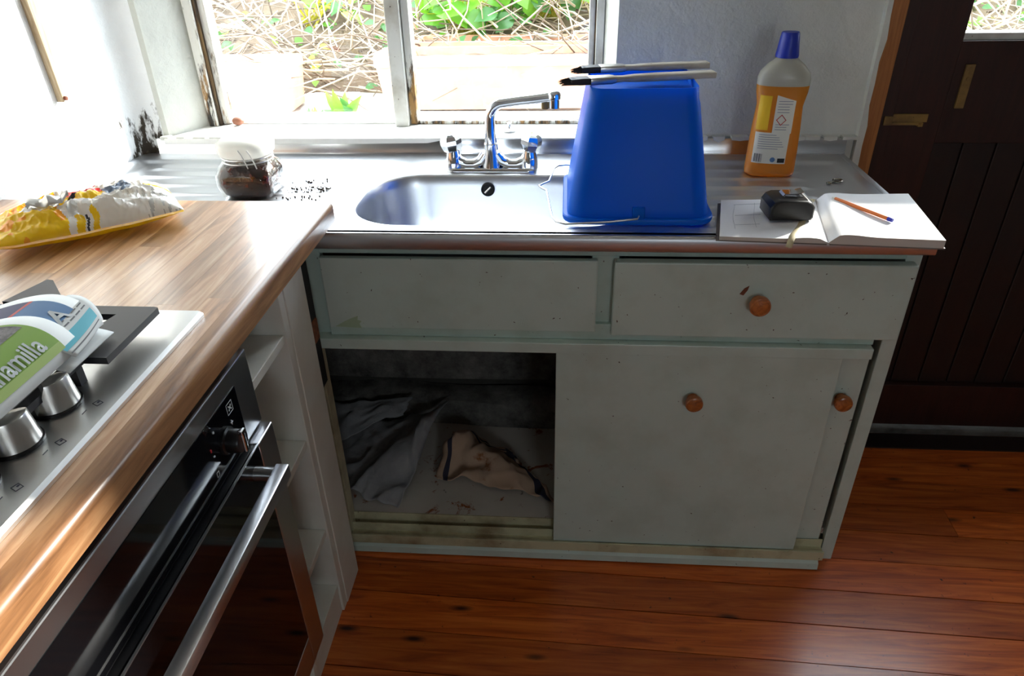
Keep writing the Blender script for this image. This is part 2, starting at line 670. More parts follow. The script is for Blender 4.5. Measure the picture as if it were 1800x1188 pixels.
def rrect(cx, cy, hx, hy, r, z, k=6):
    pts = []
    for sx, sy, a0 in ((1, 1, 0), (-1, 1, 90), (-1, -1, 180), (1, -1, 270)):
        for i in range(k + 1):
            a = math.radians(a0 + 90 * i / k)
            pts.append((cx + sx * (hx - r) + r * math.cos(a), cy + sy * (hy - r) + r * math.sin(a), z))
    return pts


# ================================================================== SETTING
# ---- floor: pine boards running along the sink cabinet, a touch askew
floor = sempty('floor', (0.9, -1.3, 0))
box('subfloor', 'subfloor', floor, -0.65, 2.75, -3.45, 0.85, -0.06, -0.022, 0)
unit = MB().box(-0.5, 0.5, -0.5, 0.5, -1, 0).build('floor_board', 'pine', None)
um = unit.data
# small rounded arris so each joint reads as a groove
bm = bmesh.new()
bm.from_mesh(um)
bm.free()
bw = 0.104
ang = math.radians(-2.2)
ca, sa = math.cos(ang), math.sin(ang)
k = 0
first = True
for r in range(-34, 12):
    yc = r * bw
    x = -0.75 - random.random() * 0.9
    while x < 2.9:
        ln = random.uniform(2.6, 4.2)
        x1 = x + ln
        cx = (x + x1) / 2
        wx, wy = cx * ca - yc * sa, cx * sa + yc * ca
        if first:
            o = unit
            first = False
        else:
            o = unit.copy()
            COL.objects.link(o)
        o.parent = floor
        o.matrix_parent_inverse = Matrix.Identity(4)
        o.location = (wx - 0.9, wy + 1.3, random.uniform(-0.0012, 0.0))
        o.scale = (ln - 0.0012, bw - random.uniform(0.0016, 0.0034), 0.02)
        o.rotation_euler = (0, 0, ang)
        x = x1

# ---- back wall with the window and door openings
yb = 0.53
b = MB()
ZC = 2.32
b.prism([(-0.80, yb), (-0.525, yb), (-0.455, 0.65), (-0.455, 0.80), (-0.80, 0.80)], 0.0, ZC)
b.prism([(0.662, yb), (1.285, yb), (1.285, 0.80), (0.632, 0.80), (0.632, 0.65)], 0.0, ZC)
b.box(-0.525, 0.662, yb, 0.80, 0, 0.925)
b.box(-0.525, 0.662, yb, 0.80, 1.92, ZC)
b.box(1.285, 2.22, yb, 0.80, 2.03, ZC)
b.box(2.22, 2.80, yb, 0.80, 0, ZC)
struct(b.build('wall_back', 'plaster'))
b = MB()
# left wall, meeting the back wall in a soft plastered corner
cor = [(-0.60, -3.5), (-0.60, 0.47)] + [(-0.60 + 0.06 * (1 - math.cos(a)), 0.47 + 0.06 * math.sin(a)) for a in [math.radians(15 * i) for i in range(1, 7)]] + [(-0.80, 0.53), (-0.80, -3.5)]
b.prism(cor, 0, ZC)
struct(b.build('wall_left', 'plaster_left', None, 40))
struct(box('wall_right', 'rear', None, 2.62, 2.80, -3.5, yb, 0, ZC, 0))
b = MB()
b.box(-0.8, 1.0, -3.60, -3.40, 0, ZC)
b.box(1.6, 2.80, -3.60, -3.40, 0, ZC)
b.box(1.0, 1.6, -3.60, -3.40, 0, 1.15)
b.box(1.0, 1.6, -3.60, -3.40, 1.75, ZC)
struct(b.build('wall_rear', 'rear'))
struct(box('ceiling', 'ceiling', None, -0.8, 2.8, -3.6, 0.80, ZC, ZC + 0.05, 0))
w2 = sempty('rear_fill_window', (1.3, -3.5, 0.9))  # unseen window, added behind the camera to give the room fill light
for x0, x1, z0, z1 in ((1.0, 1.04, 1.15, 1.75), (1.56, 1.6, 1.15, 1.75), (1.04, 1.56, 1.15, 1.19), (1.04, 1.56, 1.71, 1.75)):
    box('window_frame', 'frame_clean', w2, x0, x1, -3.52, -3.46, z0, z1)
box('pane', 'glass', w2, 1.04, 1.56, -3.492, -3.488, 1.19, 1.71, 0)

# ---- the kitchen window
w1 = sempty('window_1', (0.09, 0.65, 0.94))
b = MB()
b.prism([(-0.53, 0.505), (0.655, 0.512), (0.635, 0.66), (0.635, 0.80), (-0.455, 0.80), (-0.455, 0.655)], 0.925, 0.941, bevel=0.003)
b.build('window_sill', 'sill', w1)
box('jamb', 'frame', w1, -0.457, -0.432, 0.63, 0.70, 0.941, 1.92)
box('jamb_edge', 'frame_rot', w1, -0.432, -0.424, 0.636, 0.69, 0.941, 1.92, 0.002)
box('casement_stile', 'frame', w1, -0.424, -0.405, 0.648, 0.685, 0.943, 1.92)
box('mullion', 'frame_clean', w1, 0.074, 0.112, 0.625, 0.70, 0.941, 1.92, 0.003)
box('casement_stile', 'frame', w1, 0.1135, 0.134, 0.642, 0.69, 0.943, 1.92, 0.003)
box('casement_stile', 'frame_clean', w1, 0.597, 0.611, 0.648, 0.685, 0.943, 1.92)
box('jamb_edge', 'frame_rot', w1, 0.611, 0.614, 0.642, 0.69, 0.941, 1.92, 0.0005)
box('jamb', 'frame_clean', w1, 0.614, 0.634, 0.632, 0.70, 0.941, 1.92)
box('bottom_rail', 'frame', w1, 0.134, 0.597, 0.650, 0.685, 0.941, 0.950)
box('bottom_rail', 'sill', w1, -0.405, 0.074, 0.655, 0.685, 0.941, 0.946)
box('top_rail', 'frame_clean', w1, -0.405, 0.074, 0.65, 0.685, 1.87, 1.92)
box('top_rail', 'frame_clean', w1, 0.134, 0.597, 0.65, 0.685, 1.87, 1.92)
box('pane', 'glass', w1, -0.407, 0.076, 0.668, 0.671, 0.945, 1.88, 0)
box('pane', 'glass', w1, 0.132, 0.599, 0.668, 0.671, 0.948, 1.88, 0)

# ---- pine trim and the dark back door
t1 = struct(box('trim_1', 'archwood', None, 1.279, 1.318, 0.512, 0.60, 0, 2.06, 0.003))
b = MB()
prev = None
pts = [(1.2775 + random.uniform(-0.004, 0.004), 0.02 + 0.05 * i) for i in range(42)]
poly = [(1.270, pts[0][1])] + [(p[0] + 0.006, p[1]) for p in pts] + [(1.270, pts[-1][1])]
b.prism(poly, 0.5105, 0.5301, 'y')
b.build('paint_edge', 'plaster', t1)
d1 = sempty('door_1', (1.73, 0.56, 0.02))
box('door_frame', 'doorwood', d1, 1.318, 1.348, 0.52, 0.62, 0, 2.03)
box('door_frame', 'doorwood', d1, 2.19, 2.22, 0.52, 0.62, 0, 2.03)
box('door_frame', 'doorwood', d1, 1.348, 2.19, 0.52, 0.62, 2.0, 2.03)
box('stile', 'doorwood', d1, 1.352, 1.475, 0.545, 0.59, 0.025, 1.997)
box('stile', 'doorwood', d1, 2.06, 2.187, 0.545, 0.59, 0.025, 1.997)
box('rail', 'doorwood', d1, 1.475, 2.06, 0.545, 0.59, 0.918, 1.160)
box('rail', 'doorwood', d1, 1.475, 2.06, 0.545, 0.59, 1.86, 1.997)
box('rail', 'doorwood', d1, 1.475, 2.06, 0.545, 0.59, 0.025, 0.175)
box('glazing_bead', 'frame_clean', d1, 1.475, 2.06, 0.556, 0.60, 1.160, 1.176)
box('pane', 'glass', d1, 1.475, 2.06, 0.572, 0.575, 1.170, 1.862, 0)
box('backing_board', 'doorboard', d1, 1.476, 2.059, 0.584, 0.589, 0.176, 0.917, 0)
xb = 1.475
while xb < 2.055:
    xe = min(xb + 0.083, 2.06)
    box('board', 'doorboard', d1, xb + 0.0012, xe - 0.0012, 0.566, 0.584, 0.175, 0.918, 0.003)
    xb = xe
# worn brass: rim latch keep and a narrow plate with a keyhole
lk = MB()
lk.box(1.326, 1.346, 0.514, 0.520, 0.970, 0.992, 0.001)
lk.box(1.354, 1.440, 0.538, 0.545, 0.972, 0.992, 0.001)
lk.box(1.352, 1.425, 0.532, 0.541, 0.966, 0.973, 0.001)
lk.box(1.418, 1.430, 0.532, 0.545, 0.962, 0.972, 0.001)
lk.build('latch', 'brass', d1)
b = MB()
b.box(1.497, 1.518, 0.539, 0.5452, 1.005, 1.108, 0.001)
b.lathe([(0.004, 0), (0.004, 0.004)], (1.508, 0.537, 1.075), 10, Matrix.Rotation(math.radians(-90), 3, 'X').to_4x4().to_3x3())
b.build('key_plate', 'brass', d1)
struct(box('trim_2', 'threshold', None, 1.29, 2.22, 0.525, 0.62, 0.0, 0.020, 0.004))
struct(box('trim_3', 'doorboard', None, 1.25, 2.60, 0.455, 0.524, -0.004, 0.003, 0.001))

# ================================================================== OUTSIDE
rg = random.Random(3)


def bankz(x, y):
    z = 0.74 + max(0, min(y, 2.9) - 1.35) * 0.10 + max(0, min(y, 2.6) - 1.75) * 0.50
    return z + 0.05 * math.sin(5 * x + 2 * y) * min(1, max(0, y - 1.5)) + 0.03 * math.sin(11 * x - 7 * y) * min(1, max(0, y - 1.6))


struct(MB().grid(lambda u, v: (-5 + 11 * u, 0.805 + 0.95 * v, bankz(-5 + 11 * u, 0.805 + 0.95 * v)), 40, 8).build('ground_paving', 'paving', None, 60))
struct(MB().grid(lambda u, v: (-5 + 11 * u, 1.755 + 3.4 * v, bankz(-5 + 11 * u, 1.755 + 3.4 * v)), 90, 36).build('ground_bank', 'soil', None, 80))


def trough(label, x0, x1, y0, y1, z0, z1, rz):
    t = thing('terracotta_trough', label, 'planter', ((x0 + x1) / 2, (y0 + y1) / 2, z0), 'terracotta troughs outside the window')
    cx, cy, hx, hy = 0, 0, (x1 - x0) / 2, (y1 - y0) / 2
    H = z1 - z0
    b = MB()
    R = [rrect(0, 0, hx * .93, hy * .88, .02, 0), rrect(0, 0, hx * .985, hy * .96, .02, H * .80), rrect(0, 0, hx, hy, .02, H * .81), rrect(0, 0, hx, hy, .02, H),
         rrect(0, 0, hx - .018, hy - .018, .012, H), rrect(0, 0, hx - .03, hy - .03, .012, .04)]
    b.rings(R)
    body = b.build('body', 'terracotta', None, 40)
    body.parent = t
    s = MB().grid(lambda u, v: ((2 * u - 1) * (hx - .02), (2 * v - 1) * (hy - .02), H * .86 + .012 * math.sin(40 * u) * math.cos(17 * v)), 14, 5).build('soil', 'soil', None, 60)
    s.parent = t
    t.rotation_euler = (0, 0, rz)
    return t


trough('blown-out terracotta trough outside beside the mouldy jamb', -0.98, -0.52, 1.44, 1.66, 0.785, 0.968, 0.03)
trough('long terracotta trough outside beyond the tap spout', -0.19, 0.66, 1.46, 1.70, 0.790, 0.985, 0.03)
trough('terracotta trough further back on the bank behind the long one', -0.10, 0.80, 1.80, 2.00, 0.80, 0.985, -0.02)

# dry twigs and tangled stems (nobody could count them)
def twigs(name, mat, n, label, seed, zoff=0.0, rad=(0.002, 0.006), ln=(0.15, 0.6)):
    q = random.Random(seed)
    b = MB()
    for _ in range(n):
        x = q.uniform(-1.7, 3.6)
        y = 1.68 + 1.9 * q.random() ** 1.2
        z = bankz(x, y) + q.uniform(-0.02, 0.16) + zoff
        a = q.uniform(0, 6.28)
        l = q.uniform(*ln)
        d = Vector((math.cos(a), math.sin(a) * 0.5, q.uniform(-0.25, 0.75))).normalized()
        p = Vector((x, y, z))
        path = [p]
        for s_ in range(3):
            d = (d + Vector((q.uniform(-.4, .4), q.uniform(-.3, .3), q.uniform(-.3, .25)))).normalized()
            p = p + d * l / 3
            path.append(p)
        r = q.uniform(*rad)
        b.tube(path, [r, r * .8, r * .6, r * .35], 4)
    o = b.build(name, mat, None)
    return tag(o, label, 'twigs', kind='stuff')


twigs('dry_twigs', 'twig', 2600, 'tangle of sunlit dry twigs covering the bank outside', 5)
twigs('dark_twigs', 'twig_dark', 1500, 'darker dead stems tangled into the bank outside', 9, -0.03)


def leaf_mesh(b, p, d, nrm, ln, wd, fold=0.25):
    d = d.normalized()
    s_ = d.cross(nrm).normalized()
    nn = s_.cross(d)
    rows = [(0, .02), (.15, .6), (.4, 1.0), (.7, .7), (1, .03)]
    vs = []
    for t_, w_ in rows:
        c = p + d * ln * t_ - nn * ln * 0.35 * t_ * t_
        vs.append([b.bm.verts.new(c + s_ * wd * w_ * k_ + nn * abs(k_) * wd * w_ * fold) for k_ in (-.5, 0, .5)])
    for a_, c_ in zip(vs, vs[1:]):
        for i in range(2):
            b._f([a_[i], a_[i + 1], c_[i + 1], c_[i]])


def small_leaves(name, mat, n, label, seed, size):
    q = random.Random(seed)
    b = MB()
    for _ in range(n):
        x = q.uniform(-1.7, 3.6)
        y = 1.66 + 1.8 * q.random()
        keep = 0.5 + 0.5 * math.sin(3.1 * x + 1.3) * math.cos(2.3 * y + 0.4)
        if q.random() > keep + 0.15:
            continue
        p = Vector((x, y, bankz(x, y) + q.uniform(0.0, 0.14)))
        d = Vector((q.uniform(-1, 1), q.uniform(-1, .3), q.uniform(-.3, .9)))
        l = q.uniform(*size)
        leaf_mesh(b, p, d, Vector((q.uniform(-.4, .4), -.6, 1)), l, l * .75)
    return tag(b.build(name, mat, None, 60), label, 'foliage', kind='stuff')


small_leaves('ivy_foliage', 'leaf_dark', 1500, 'small ivy leaves creeping over the bank outside', 21, (0.03, 0.06))
small_leaves('fresh_foliage', 'leaf', 900, 'small fresh green leaves scattered on the bank outside', 22, (0.03, 0.055))
small_leaves('yellow_foliage', 'leaf_yellow', 450, 'yellowing small leaves scattered on the bank outside', 23, (0.03, 0.055))


def plant(label, x, y, n, h, mats, seed, lsize=(0.07, 0.13)):
    q = random.Random(seed)
    z = bankz(x, y)
    t = thing('leafy_plant', label, 'plant', (x, y, z), 'broad-leaved plants on the bank')
    for i in range(n):
        a = q.uniform(0, 6.28)
        hh = h * q.uniform(.35, 1)
        tip = Vector((x + q.uniform(-.22, .22), y + q.uniform(-.18, .12), z + hh))
        sb = MB()
        sb.tube([Vector((x + q.uniform(-.05, .05), y, z)), Vector((x, y, z)).lerp(tip, .5) + Vector((0, 0, .05)), tip], [.005, .004, .002], 5)
        sb.build('stem', 'leaf_yellow', t)
        lb = MB()
        d = Vector((q.uniform(-1, 1), q.uniform(-1.2, .1), q.uniform(-.7, .3)))
        l = q.uniform(*lsize)
        leaf_mesh(lb, tip, d, Vector((q.uniform(-.3, .3), -.7, .8)), l, l * .8)
        lb.build('leaf', q.choice(mats), t, 60)
    return t


plant('broad-leaved green plant seen just right of the mullion', 0.10, 2.12, 46, 0.24, ['leaf', 'leaf_dark', 'leaf'], 41)
plant('tall broad-leaved green plant seen above the tap spout', 0.46, 2.14, 50, 0.26, ['leaf', 'leaf', 'leaf_yellow', 'leaf_dark'], 42)
plant('yellow-green plant seen beside the plain window jamb', 0.82, 2.16, 20, 0.22, ['leaf', 'leaf_yellow'], 43)
plant('sparse young plant seen near the mouldy window jamb', -0.62, 2.10, 14, 0.20, ['leaf', 'leaf_dark', 'leaf_yellow'], 44, (0.04, 0.08))
plant('dark green plant seen through the back door glass', 2.75, 2.3, 22, 0.30, ['leaf', 'leaf_dark'], 45)
for i, (x, y, s_) in enumerate(((-0.30, 1.46, .10), (-0.42, 1.40, .07), (0.72, 1.52, .11), (0.05, 1.36, .05), (0.30, 1.34, .05))):
    q = random.Random(60 + i)
    t = thing('weed', ['leafy weed growing in the gap between the two troughs', 'small weed in front of the gap between the troughs', 'green-leaved weed at the end of the long trough',
                       'wispy grass weed in front of the long trough near mullion', 'wispy grass weed in front of the long trough behind tap'][i], 'weed', (x, y, bankz(x, y)), 'weeds by the troughs')
    for k_ in range(9):
        lb = MB()
        d = Vector((q.uniform(-1, 1), q.uniform(-.8, .3), q.uniform(.4, 1.4)))
        leaf_mesh(lb, Vector((x + q.uniform(-.03, .03), y, bankz(x, y))), d, Vector((0, -1, .3)), s_ * q.uniform(.7, 1.3), s_ * (.45 if i < 3 else .1))
        lb.build('leaf', q.choice(['leaf', 'leaf_dark', 'leaf_yellow']), t, 60)

# ================================================================== SINK CABINET
cab = thing('sink_cabinet', 'pale green painted sink cabinet with sliding doors, one side standing open', 'cabinet', (0.62, 0.25, 0))
X0, X1 = -0.03, 1.243
box('side_panel', 'cab', cab, 1.212, X1, 0.0, 0.50, 0, 0.862)
box('side_panel', 'cab_dark', cab, -0.33, -0.312, 0.03, 0.50, 0, 0.862)
box('front_board', 'cab_dark', cab, -0.312, X0 - .001, 0.03, 0.045, 0, 0.862)
box('stile', 'cab_frame', cab, X0, 0.036, 0.0, 0.02, 0.625, 0.862)
box('stile', 'cab_frame', cab, 0.600, 0.655, 0.0, 0.02, 0.63, 0.842)
box('rail', 'cab_frame', cab, 0.036, 1.212, 0.0, 0.02, 0.842, 0.862)
box('rail', 'cab_frame', cab, 0.036, 1.190, -0.012, 0.02, 0.652, 0.690)
box('rail', 'cab', cab, 0.002, 1.187, -0.030, 0.004, 0.626, 0.6515, 0.002)
box('jamb', 'cab_edge', cab, X0, 0.004, -0.018, 0.018, 0.03, 0.625)
# fronts
dp = box('fixed_panel', 'cab', cab, 0.037, 0.612, -0.016, -0.0005, 0.672, 0.838, 0.003)
b = MB()
b.prism([(0.050, 0.676), (0.108, 0.673), (0.104, 0.684), (0.110, 0.690), (0.101, 0.693), (0.103, 0.703), (0.088, 0.697), (0.074, 0.690)], -0.0168, -0.0155, 'y')
b.build('paint_chip', 'chip', dp)


def knob(parent, x, y, z, r):
    b = MB()
    rot = Matrix.Rotation(math.radians(90), 3, 'X')
    b.lathe([(r * .62, 0), (r * .55, .006), (r * .62, .012), (r * .98, .017), (r, .023), (r * .94, .028), (r * .80, .0295), (r * .76, .0285), (r * .70, .0285), (r * .45, .0305), (.0005, .031)], (x, y, z), 28, rot)
    return b.build('knob', 'knobwood', parent, 40)


dr = box('drawer', 'cab', cab, 0.645, 1.230, -0.024, -0.0005, 0.670, 0.839, 0.003)
knob(dr, 0.935, -0.024, 0.757, 0.0215)
b = MB()
b.prism([(0.897, 0.773), (0.905, 0.770), (0.912, 0.782), (0.914, 0.792), (0.905, 0.786)], -0.0247, -0.0235, 'y')
b.build('paint_chip', 'rust', dr)
sd = box('sliding_door', 'cab', cab, 0.530, 1.132, -0.026, -0.012, 0.056, 0.6255, 0.002)
knob(sd, 0.832, -0.026, 0.515, 0.0195)
sd2 = box('sliding_door', 'cab', cab, 0.622, 1.196, -0.004, 0.010, 0.062, 0.6255, 0.002)
k2 = knob(sd2, 1.156, -0.004, 0.510, 0.0195)
# tracks and plinth
box('track', 'cab_edge', cab, 0.002, 1.205, -0.0085, -0.0055, 0.05, 0.076, 0.0008)
box('track', 'cab_edge', cab, 0.002, 1.205, 0.0115, 0.0155, 0.05, 0.094, 0.0008)
box('track', 'cab_edge', cab, 0.002, 1.205, -0.034, -0.028, 0.03, 0.058, 0.001)
box('track_bed', 'cab_edge', cab, 0.002, 1.205, -0.030, 0.018, 0.028, 0.052, 0.001)
b = MB()
b.prism([(-0.040, 0.004), (-0.004, 0.004), (-0.004, 0.030), (-0.030, 0.030), (-0.038, 0.022)], 0.004, 1.196, 'x')
b.build('plinth', 'cab', cab)
box('cupboard_floor', 'cupfloor', cab, -0.311, 1.212, 0.016, 0.47, 0.074, 0.092, 0)
box('back_panel', 'cab_dark', cab, -0.311, 1.212, 0.48, 0.50, 0.0, 0.86, 0)
b = MB()
b.grid(lambda u, v: (-0.310 + 1.52 * u, 0.395 + 0.008 * math.sin(9 * u) + (0.0 if v < .72 else (v - .72) * .28), 0.092 + min(v, .8) * .125 + .004 * math.sin(23 * u + 9 * v)), 50, 10)
b.grid(lambda u, v: (-0.310 + 1.52 * u, 0.47 - .006 * math.sin(6 * u), 0.215 + .35 * v), 40, 8)
b.build('rough_concrete', 'concrete', cab, 60)

# ---- cloths in the cupboard
q = random.Random(77)


def cloth_sheet(name, mats, corners, bumps, nu, nv, label, cat, mfn=None, wr=0.008, seed=1, base=0.094):
    c00, c10, c11, c01 = [Vector(c) for c in corners]
    qq = random.Random(seed)
    ph = [(qq.uniform(8, 26), qq.uniform(8, 26), qq.uniform(0, 6)) for _ in range(6)]

    def fn(u, v):
        p = c00 * (1 - u) * (1 - v) + c10 * u * (1 - v) + c11 * u * v + c01 * (1 - u) * v
        z = p.z
        for bx, by, h, r, ax in bumps:
            dx, dy = (p.x - bx), (p.y - by)
            ca_, sa_ = math.cos(ax), math.sin(ax)
            e = (dx * ca_ + dy * sa_) / (r * 2.4)
            f_ = (-dx * sa_ + dy * ca_) / r
            z += h * math.exp(-e * e - f_ * f_)
        # ridged folds: sharp creases with slack cloth between them
        sd = Vector((seed * 3.1, seed * 1.7, 0))
        rdg = 1 - abs(mnoise.noise(Vector((p.x * 11, p.y * 7, 0)) + sd)) * 2.2
        rdg2 = 1 - abs(mnoise.noise(Vector((p.x * 26, p.y * 19, 3)) + sd)) * 2.2
        z += wr * (1.5 * max(0, rdg) ** 2 + .6 * max(0, rdg2) - .3)
        ed = .010 * mnoise.noise(Vector((u * 5, v * 5, seed)))
        return (p.x + ed, p.y + ed, max(z, base))
    o = MB().grid(fn, nu, nv, mfn).build(name, mats, None, 70, solid=0.0022)
    return tag(o, label, cat)


cloth_sheet('dust_sheet', 'greycloth', [(-0.050, 0.075, .096), (0.118, 0.028, .096), (0.212, 0.372, .155), (-0.150, 0.345, .10)],
            [(0.20, 0.33, 0.055, 0.05, 0.9), (0.10, 0.20, 0.035, 0.045, 0.8), (0.05, 0.12, 0.02, 0.04, 0.6), (0.16, 0.22, 0.03, 0.03, 1.2)], 40, 40,
            'grubby white sheet heaped on the open cupboard floor', 'cloth', None, .010, 4)
cloth_sheet('folded_sheet', 'greycloth', [(-0.22, 0.22, .11), (0.08, 0.33, .13), (0.10, 0.380, .18), (-0.23, 0.375, .17)],
            [(0.05, 0.33, 0.04, 0.05, 0.3)], 24, 24, 'dim grey folded sheet at the back of the open cupboard', 'cloth', None, .008, 8)


def towel_m(u, v):
    return 1 if (0.06 < u < 0.10 or 0.88 < u < 0.93 or 0.94 < u < 0.955 or 0.86 < v < 0.90 or 0.93 < v < 0.95) else 0


cloth_sheet('tea_towel', ['towel', 'towel_stripe'], [(0.205, 0.135, .096), (0.540, 0.060, .096), (0.40, 0.245, .096), (0.222, 0.335, .11)],
            [(0.33, 0.20, 0.055, 0.035, -0.55), (0.25, 0.24, 0.06, 0.035, 1.1), (0.43, 0.12, 0.02, 0.04, -.5), (0.30, 0.13, 0.03, 0.025, .3)], 48, 40,
            'crumpled beige tea towel with dark stripes in the open cupboard', 'towel', towel_m, .012, 15)

# ================================================================== SINK
sink = thing('sink', 'stainless steel sink top with one basin and ridged drainers', 'sink', (0.32, 0.25, 0.866))
SX0, SX1, SY0, SY1, SZ = -0.598, 1.243, -0.030, 0.512, 0.90
BX0, BX1, BY0, BY1 = 0.082, 0.700, 0.012, 0.338


def drainer(x0, x1, ridges_x0, ridges_x1):
    def h(x, y):
        ex = min(x - (x0 + .03), (x1 - .035) - x)
        ey = min(y - 0.012, 0.455 - y)
        e = min(ex, ey)
        z = 0.0
        if e > 0:
            z = -0.007 * (1 - math.exp(-(e / .012) ** 2))
        if ridges_x0 < x < ridges_x1 and 0.05 < y < 0.42:
            f_ = min(1, (x - ridges_x0) / .02, (ridges_x1 - x) / .02)
            ph = (y - 0.05) / 0.062 % 1
            z += 0.0060 * f_ * max(0, 1 - abs(ph - .5) / .22) ** 1
        return z
    nx, ny = int((x1 - x0) / .008), 100
    return lambda u, v: (x0 + (x1 - x0) * u, SY0 + (SY1 - SY0) * v, SZ + h(x0 + (x1 - x0) * u, SY0 + (SY1 - SY0) * v)), nx, ny


b = MB()
f_, nx, ny = drainer(SX0, 0.045, -0.52, 0.02)
b.grid(f_, nx, ny)
f_, nx, ny = drainer(0.735, SX1, 0.77, 1.10)
b.grid(f_, nx, ny)
# middle: flat sheet with the basin hole
ring = rrect((BX0 + BX1) / 2, (BY0 + BY1) / 2, (BX1 - BX0) / 2, (BY1 - BY0) / 2, 0.125, SZ, 10)
rv = [b.bm.verts.new(p) for p in ring]
ov = [b.bm.verts.new(p) for p in ((0.045, SY0, SZ), (0.735, SY0, SZ), (0.735, SY1, SZ), (0.045, SY1, SZ))]
es = [b.bm.edges.new((rv[i], rv[(i + 1) % len(rv)])) for i in range(len(rv))] + [b.bm.edges.new((ov[i], ov[(i + 1) % 4])) for i in range(4)]
bmesh.ops.triangle_fill(b.bm, edges=es, use_beauty=True)
b.build('top', 'steel', sink, 50)
b = MB()
cxb, cyb, hxb, hyb = (BX0 + BX1) / 2, (BY0 + BY1) / 2, (BX1 - BX0) / 2, (BY1 - BY0) / 2
prof = [(0.0, 0.0), (0.003, -0.0015), (0.006, -0.006), (0.010, -0.03), (0.016, -0.10), (0.022, -0.135), (0.036, -0.156), (0.06, -0.166), (0.12, -0.170)]
b.rings([rrect(cxb, cyb, hxb - i_, hyb - i_, max(0.125 - i_ * .6, .03), SZ + d_, 10) for i_, d_ in prof], cap0=False, cap1=True)
b.build('basin', 'steel', sink, 60)
# overflow in the back wall of the basin
b = MB()
ro = Matrix.Rotation(math.radians(90), 3, 'X')
b.lathe([(0.0165, -0.004), (0.0165, 0.004), (0.014, 0.0055), (0.012, 0.003), (0.0005, 0.002)], (0.357, 0.3235, 0.868), 22, ro)
ovf = b.build('overflow', 'rubber', sink, 40)
b = MB()
b.tube([(0.350, 0.318, 0.861), (0.364, 0.318, 0.875)], 0.0022, 8)
b.build('overflow_bar', 'satin', ovf)
# rolled front and side edge
b = MB()
b.prism([(-0.016, SZ), (-0.0265, SZ), (-0.0325, SZ - .004), (-0.0345, SZ - .010), (-0.0345, 0.868), (-0.031, 0.865), (-0.016, 0.865)], SX0, SX1 + .004, 'x')
b.box(SX1 - .012, SX1 + .004, -0.028, SY1, 0.868, SZ + .0008, .002)
b.build('front_lip', 'steel_front', sink, 50)
# upstand
b = MB()
b.prism([(0.513, SZ - .002), (0.5065, SZ), (0.5085, SZ + .006), (0.5095, 0.937), (0.5115, 0.9395), (0.5285, 0.9395), (0.5285, SZ - .002)], -0.552, 1.246, 'x')
b.build('upstand', 'upstand', sink, 40)
b = MB()
for i in range(40):
    x = -0.54 + i * 0.0455
    if -0.5 < x < 0.64 and x > -0.3:
        continue
    w = random.uniform(.02, .05)
    b.prism([(x, .936), (x + w * .5, .9345 + random.uniform(-.004, .002)), (x + w, .936), (x + w, .944), (x, .944)], 0.5075, 0.531, 'y')
b.build('paint_edge', 'plaster', sink)

# ---- mixer tap
tap = thing('mixer_tap', 'chrome bridge mixer tap with swivel spout at the sink', 'tap', (0.362, 0.375, SZ))
TY = 0.378
b = MB()
b.rings([rrect(0.362, TY, 0.112, 0.026, 0.022, SZ + .0005), rrect(0.362, TY, 0.112, 0.026, 0.022, SZ + .004), rrect(0.362, TY, 0.108, 0.022, 0.02, SZ + .009)])
for s_ in (-1, 1):
    xc = 0.362 + s_ * 0.093
    b.lathe([(0.0215, .004), (0.0205, .02), (0.0175, .036), (0.0155, .048)], (xc, TY, SZ), 18)
    b.tube([(xc + s_ * -.004, TY, SZ + .036), (xc - s_ * .012, TY, SZ + .022), (xc - s_ * .030, TY, SZ + .0135), (xc - s_ * .050, TY, SZ + .0135), (xc - s_ * .068, TY, SZ + .022), (xc - s_ * .080, TY, SZ + .040)], [.013, .0135, .0125, .0125, .0135, .014], 12)
b.lathe([(0.024, .004), (0.021, .02), (0.0185, .04), (0.0165, .060), (0.0165, .064), (0.0145, .066)], (0.362, TY, SZ), 20)
b.build('body', 'chrome', tap, 40)
for s_ in (-1, 1):
    xc = 0.362 + s_ * 0.093
    b = MB()
    rot = Matrix.Rotation(math.radians(s_ * 7), 3, 'Y')
    prof = [(0.012, .044), (0.019, .050), (0.0235, .064), (0.0235, .074), (0.020, .083), (0.013, .087), (0.0005, .088)]
    b.lathe([(r_ * 1.12, h_) for r_, h_ in prof], (xc - s_ * .004, TY, SZ), 7, rot)
    b.build('handle', 'chrome', tap)
b = MB()
path = [(0.362, TY, SZ + .064), (0.361, TY, SZ + .10), (0.362, TY, SZ + .125)]
for i in range(1, 7):
    a = math.radians(15 * i)
    path.append((0.362 + .035 * (1 - math.cos(a)), TY - .004 * i / 6, SZ + .125 + .035 * math.sin(a)))
path += [(0.43, TY - .012, SZ + .166), (0.47, TY - .02, SZ + .172), (0.505, TY - .027, SZ + .178)]
b.tube(path, [.0145, .0135] + [.012] * (len(path) - 2), 14)
sp = b.build('spout', 'chrome', tap, 50)
b = MB()
b.lathe([(0.0125, -.022), (0.0125, -.004), (0.015, -.002), (0.0155, .008), (0.012, .014), (0.005, .017), (.0005, .0175)], (0.514, TY - .029, SZ + .176), 18)
b.build('aerator', 'chrome', sp, 40)
b = MB()
b.lathe([(0.0085, -.021), (0.0085, -.003)], (0.493, TY - .024, SZ + .172), 12)
b.build('spout_collar', 'brass', sp, 40)

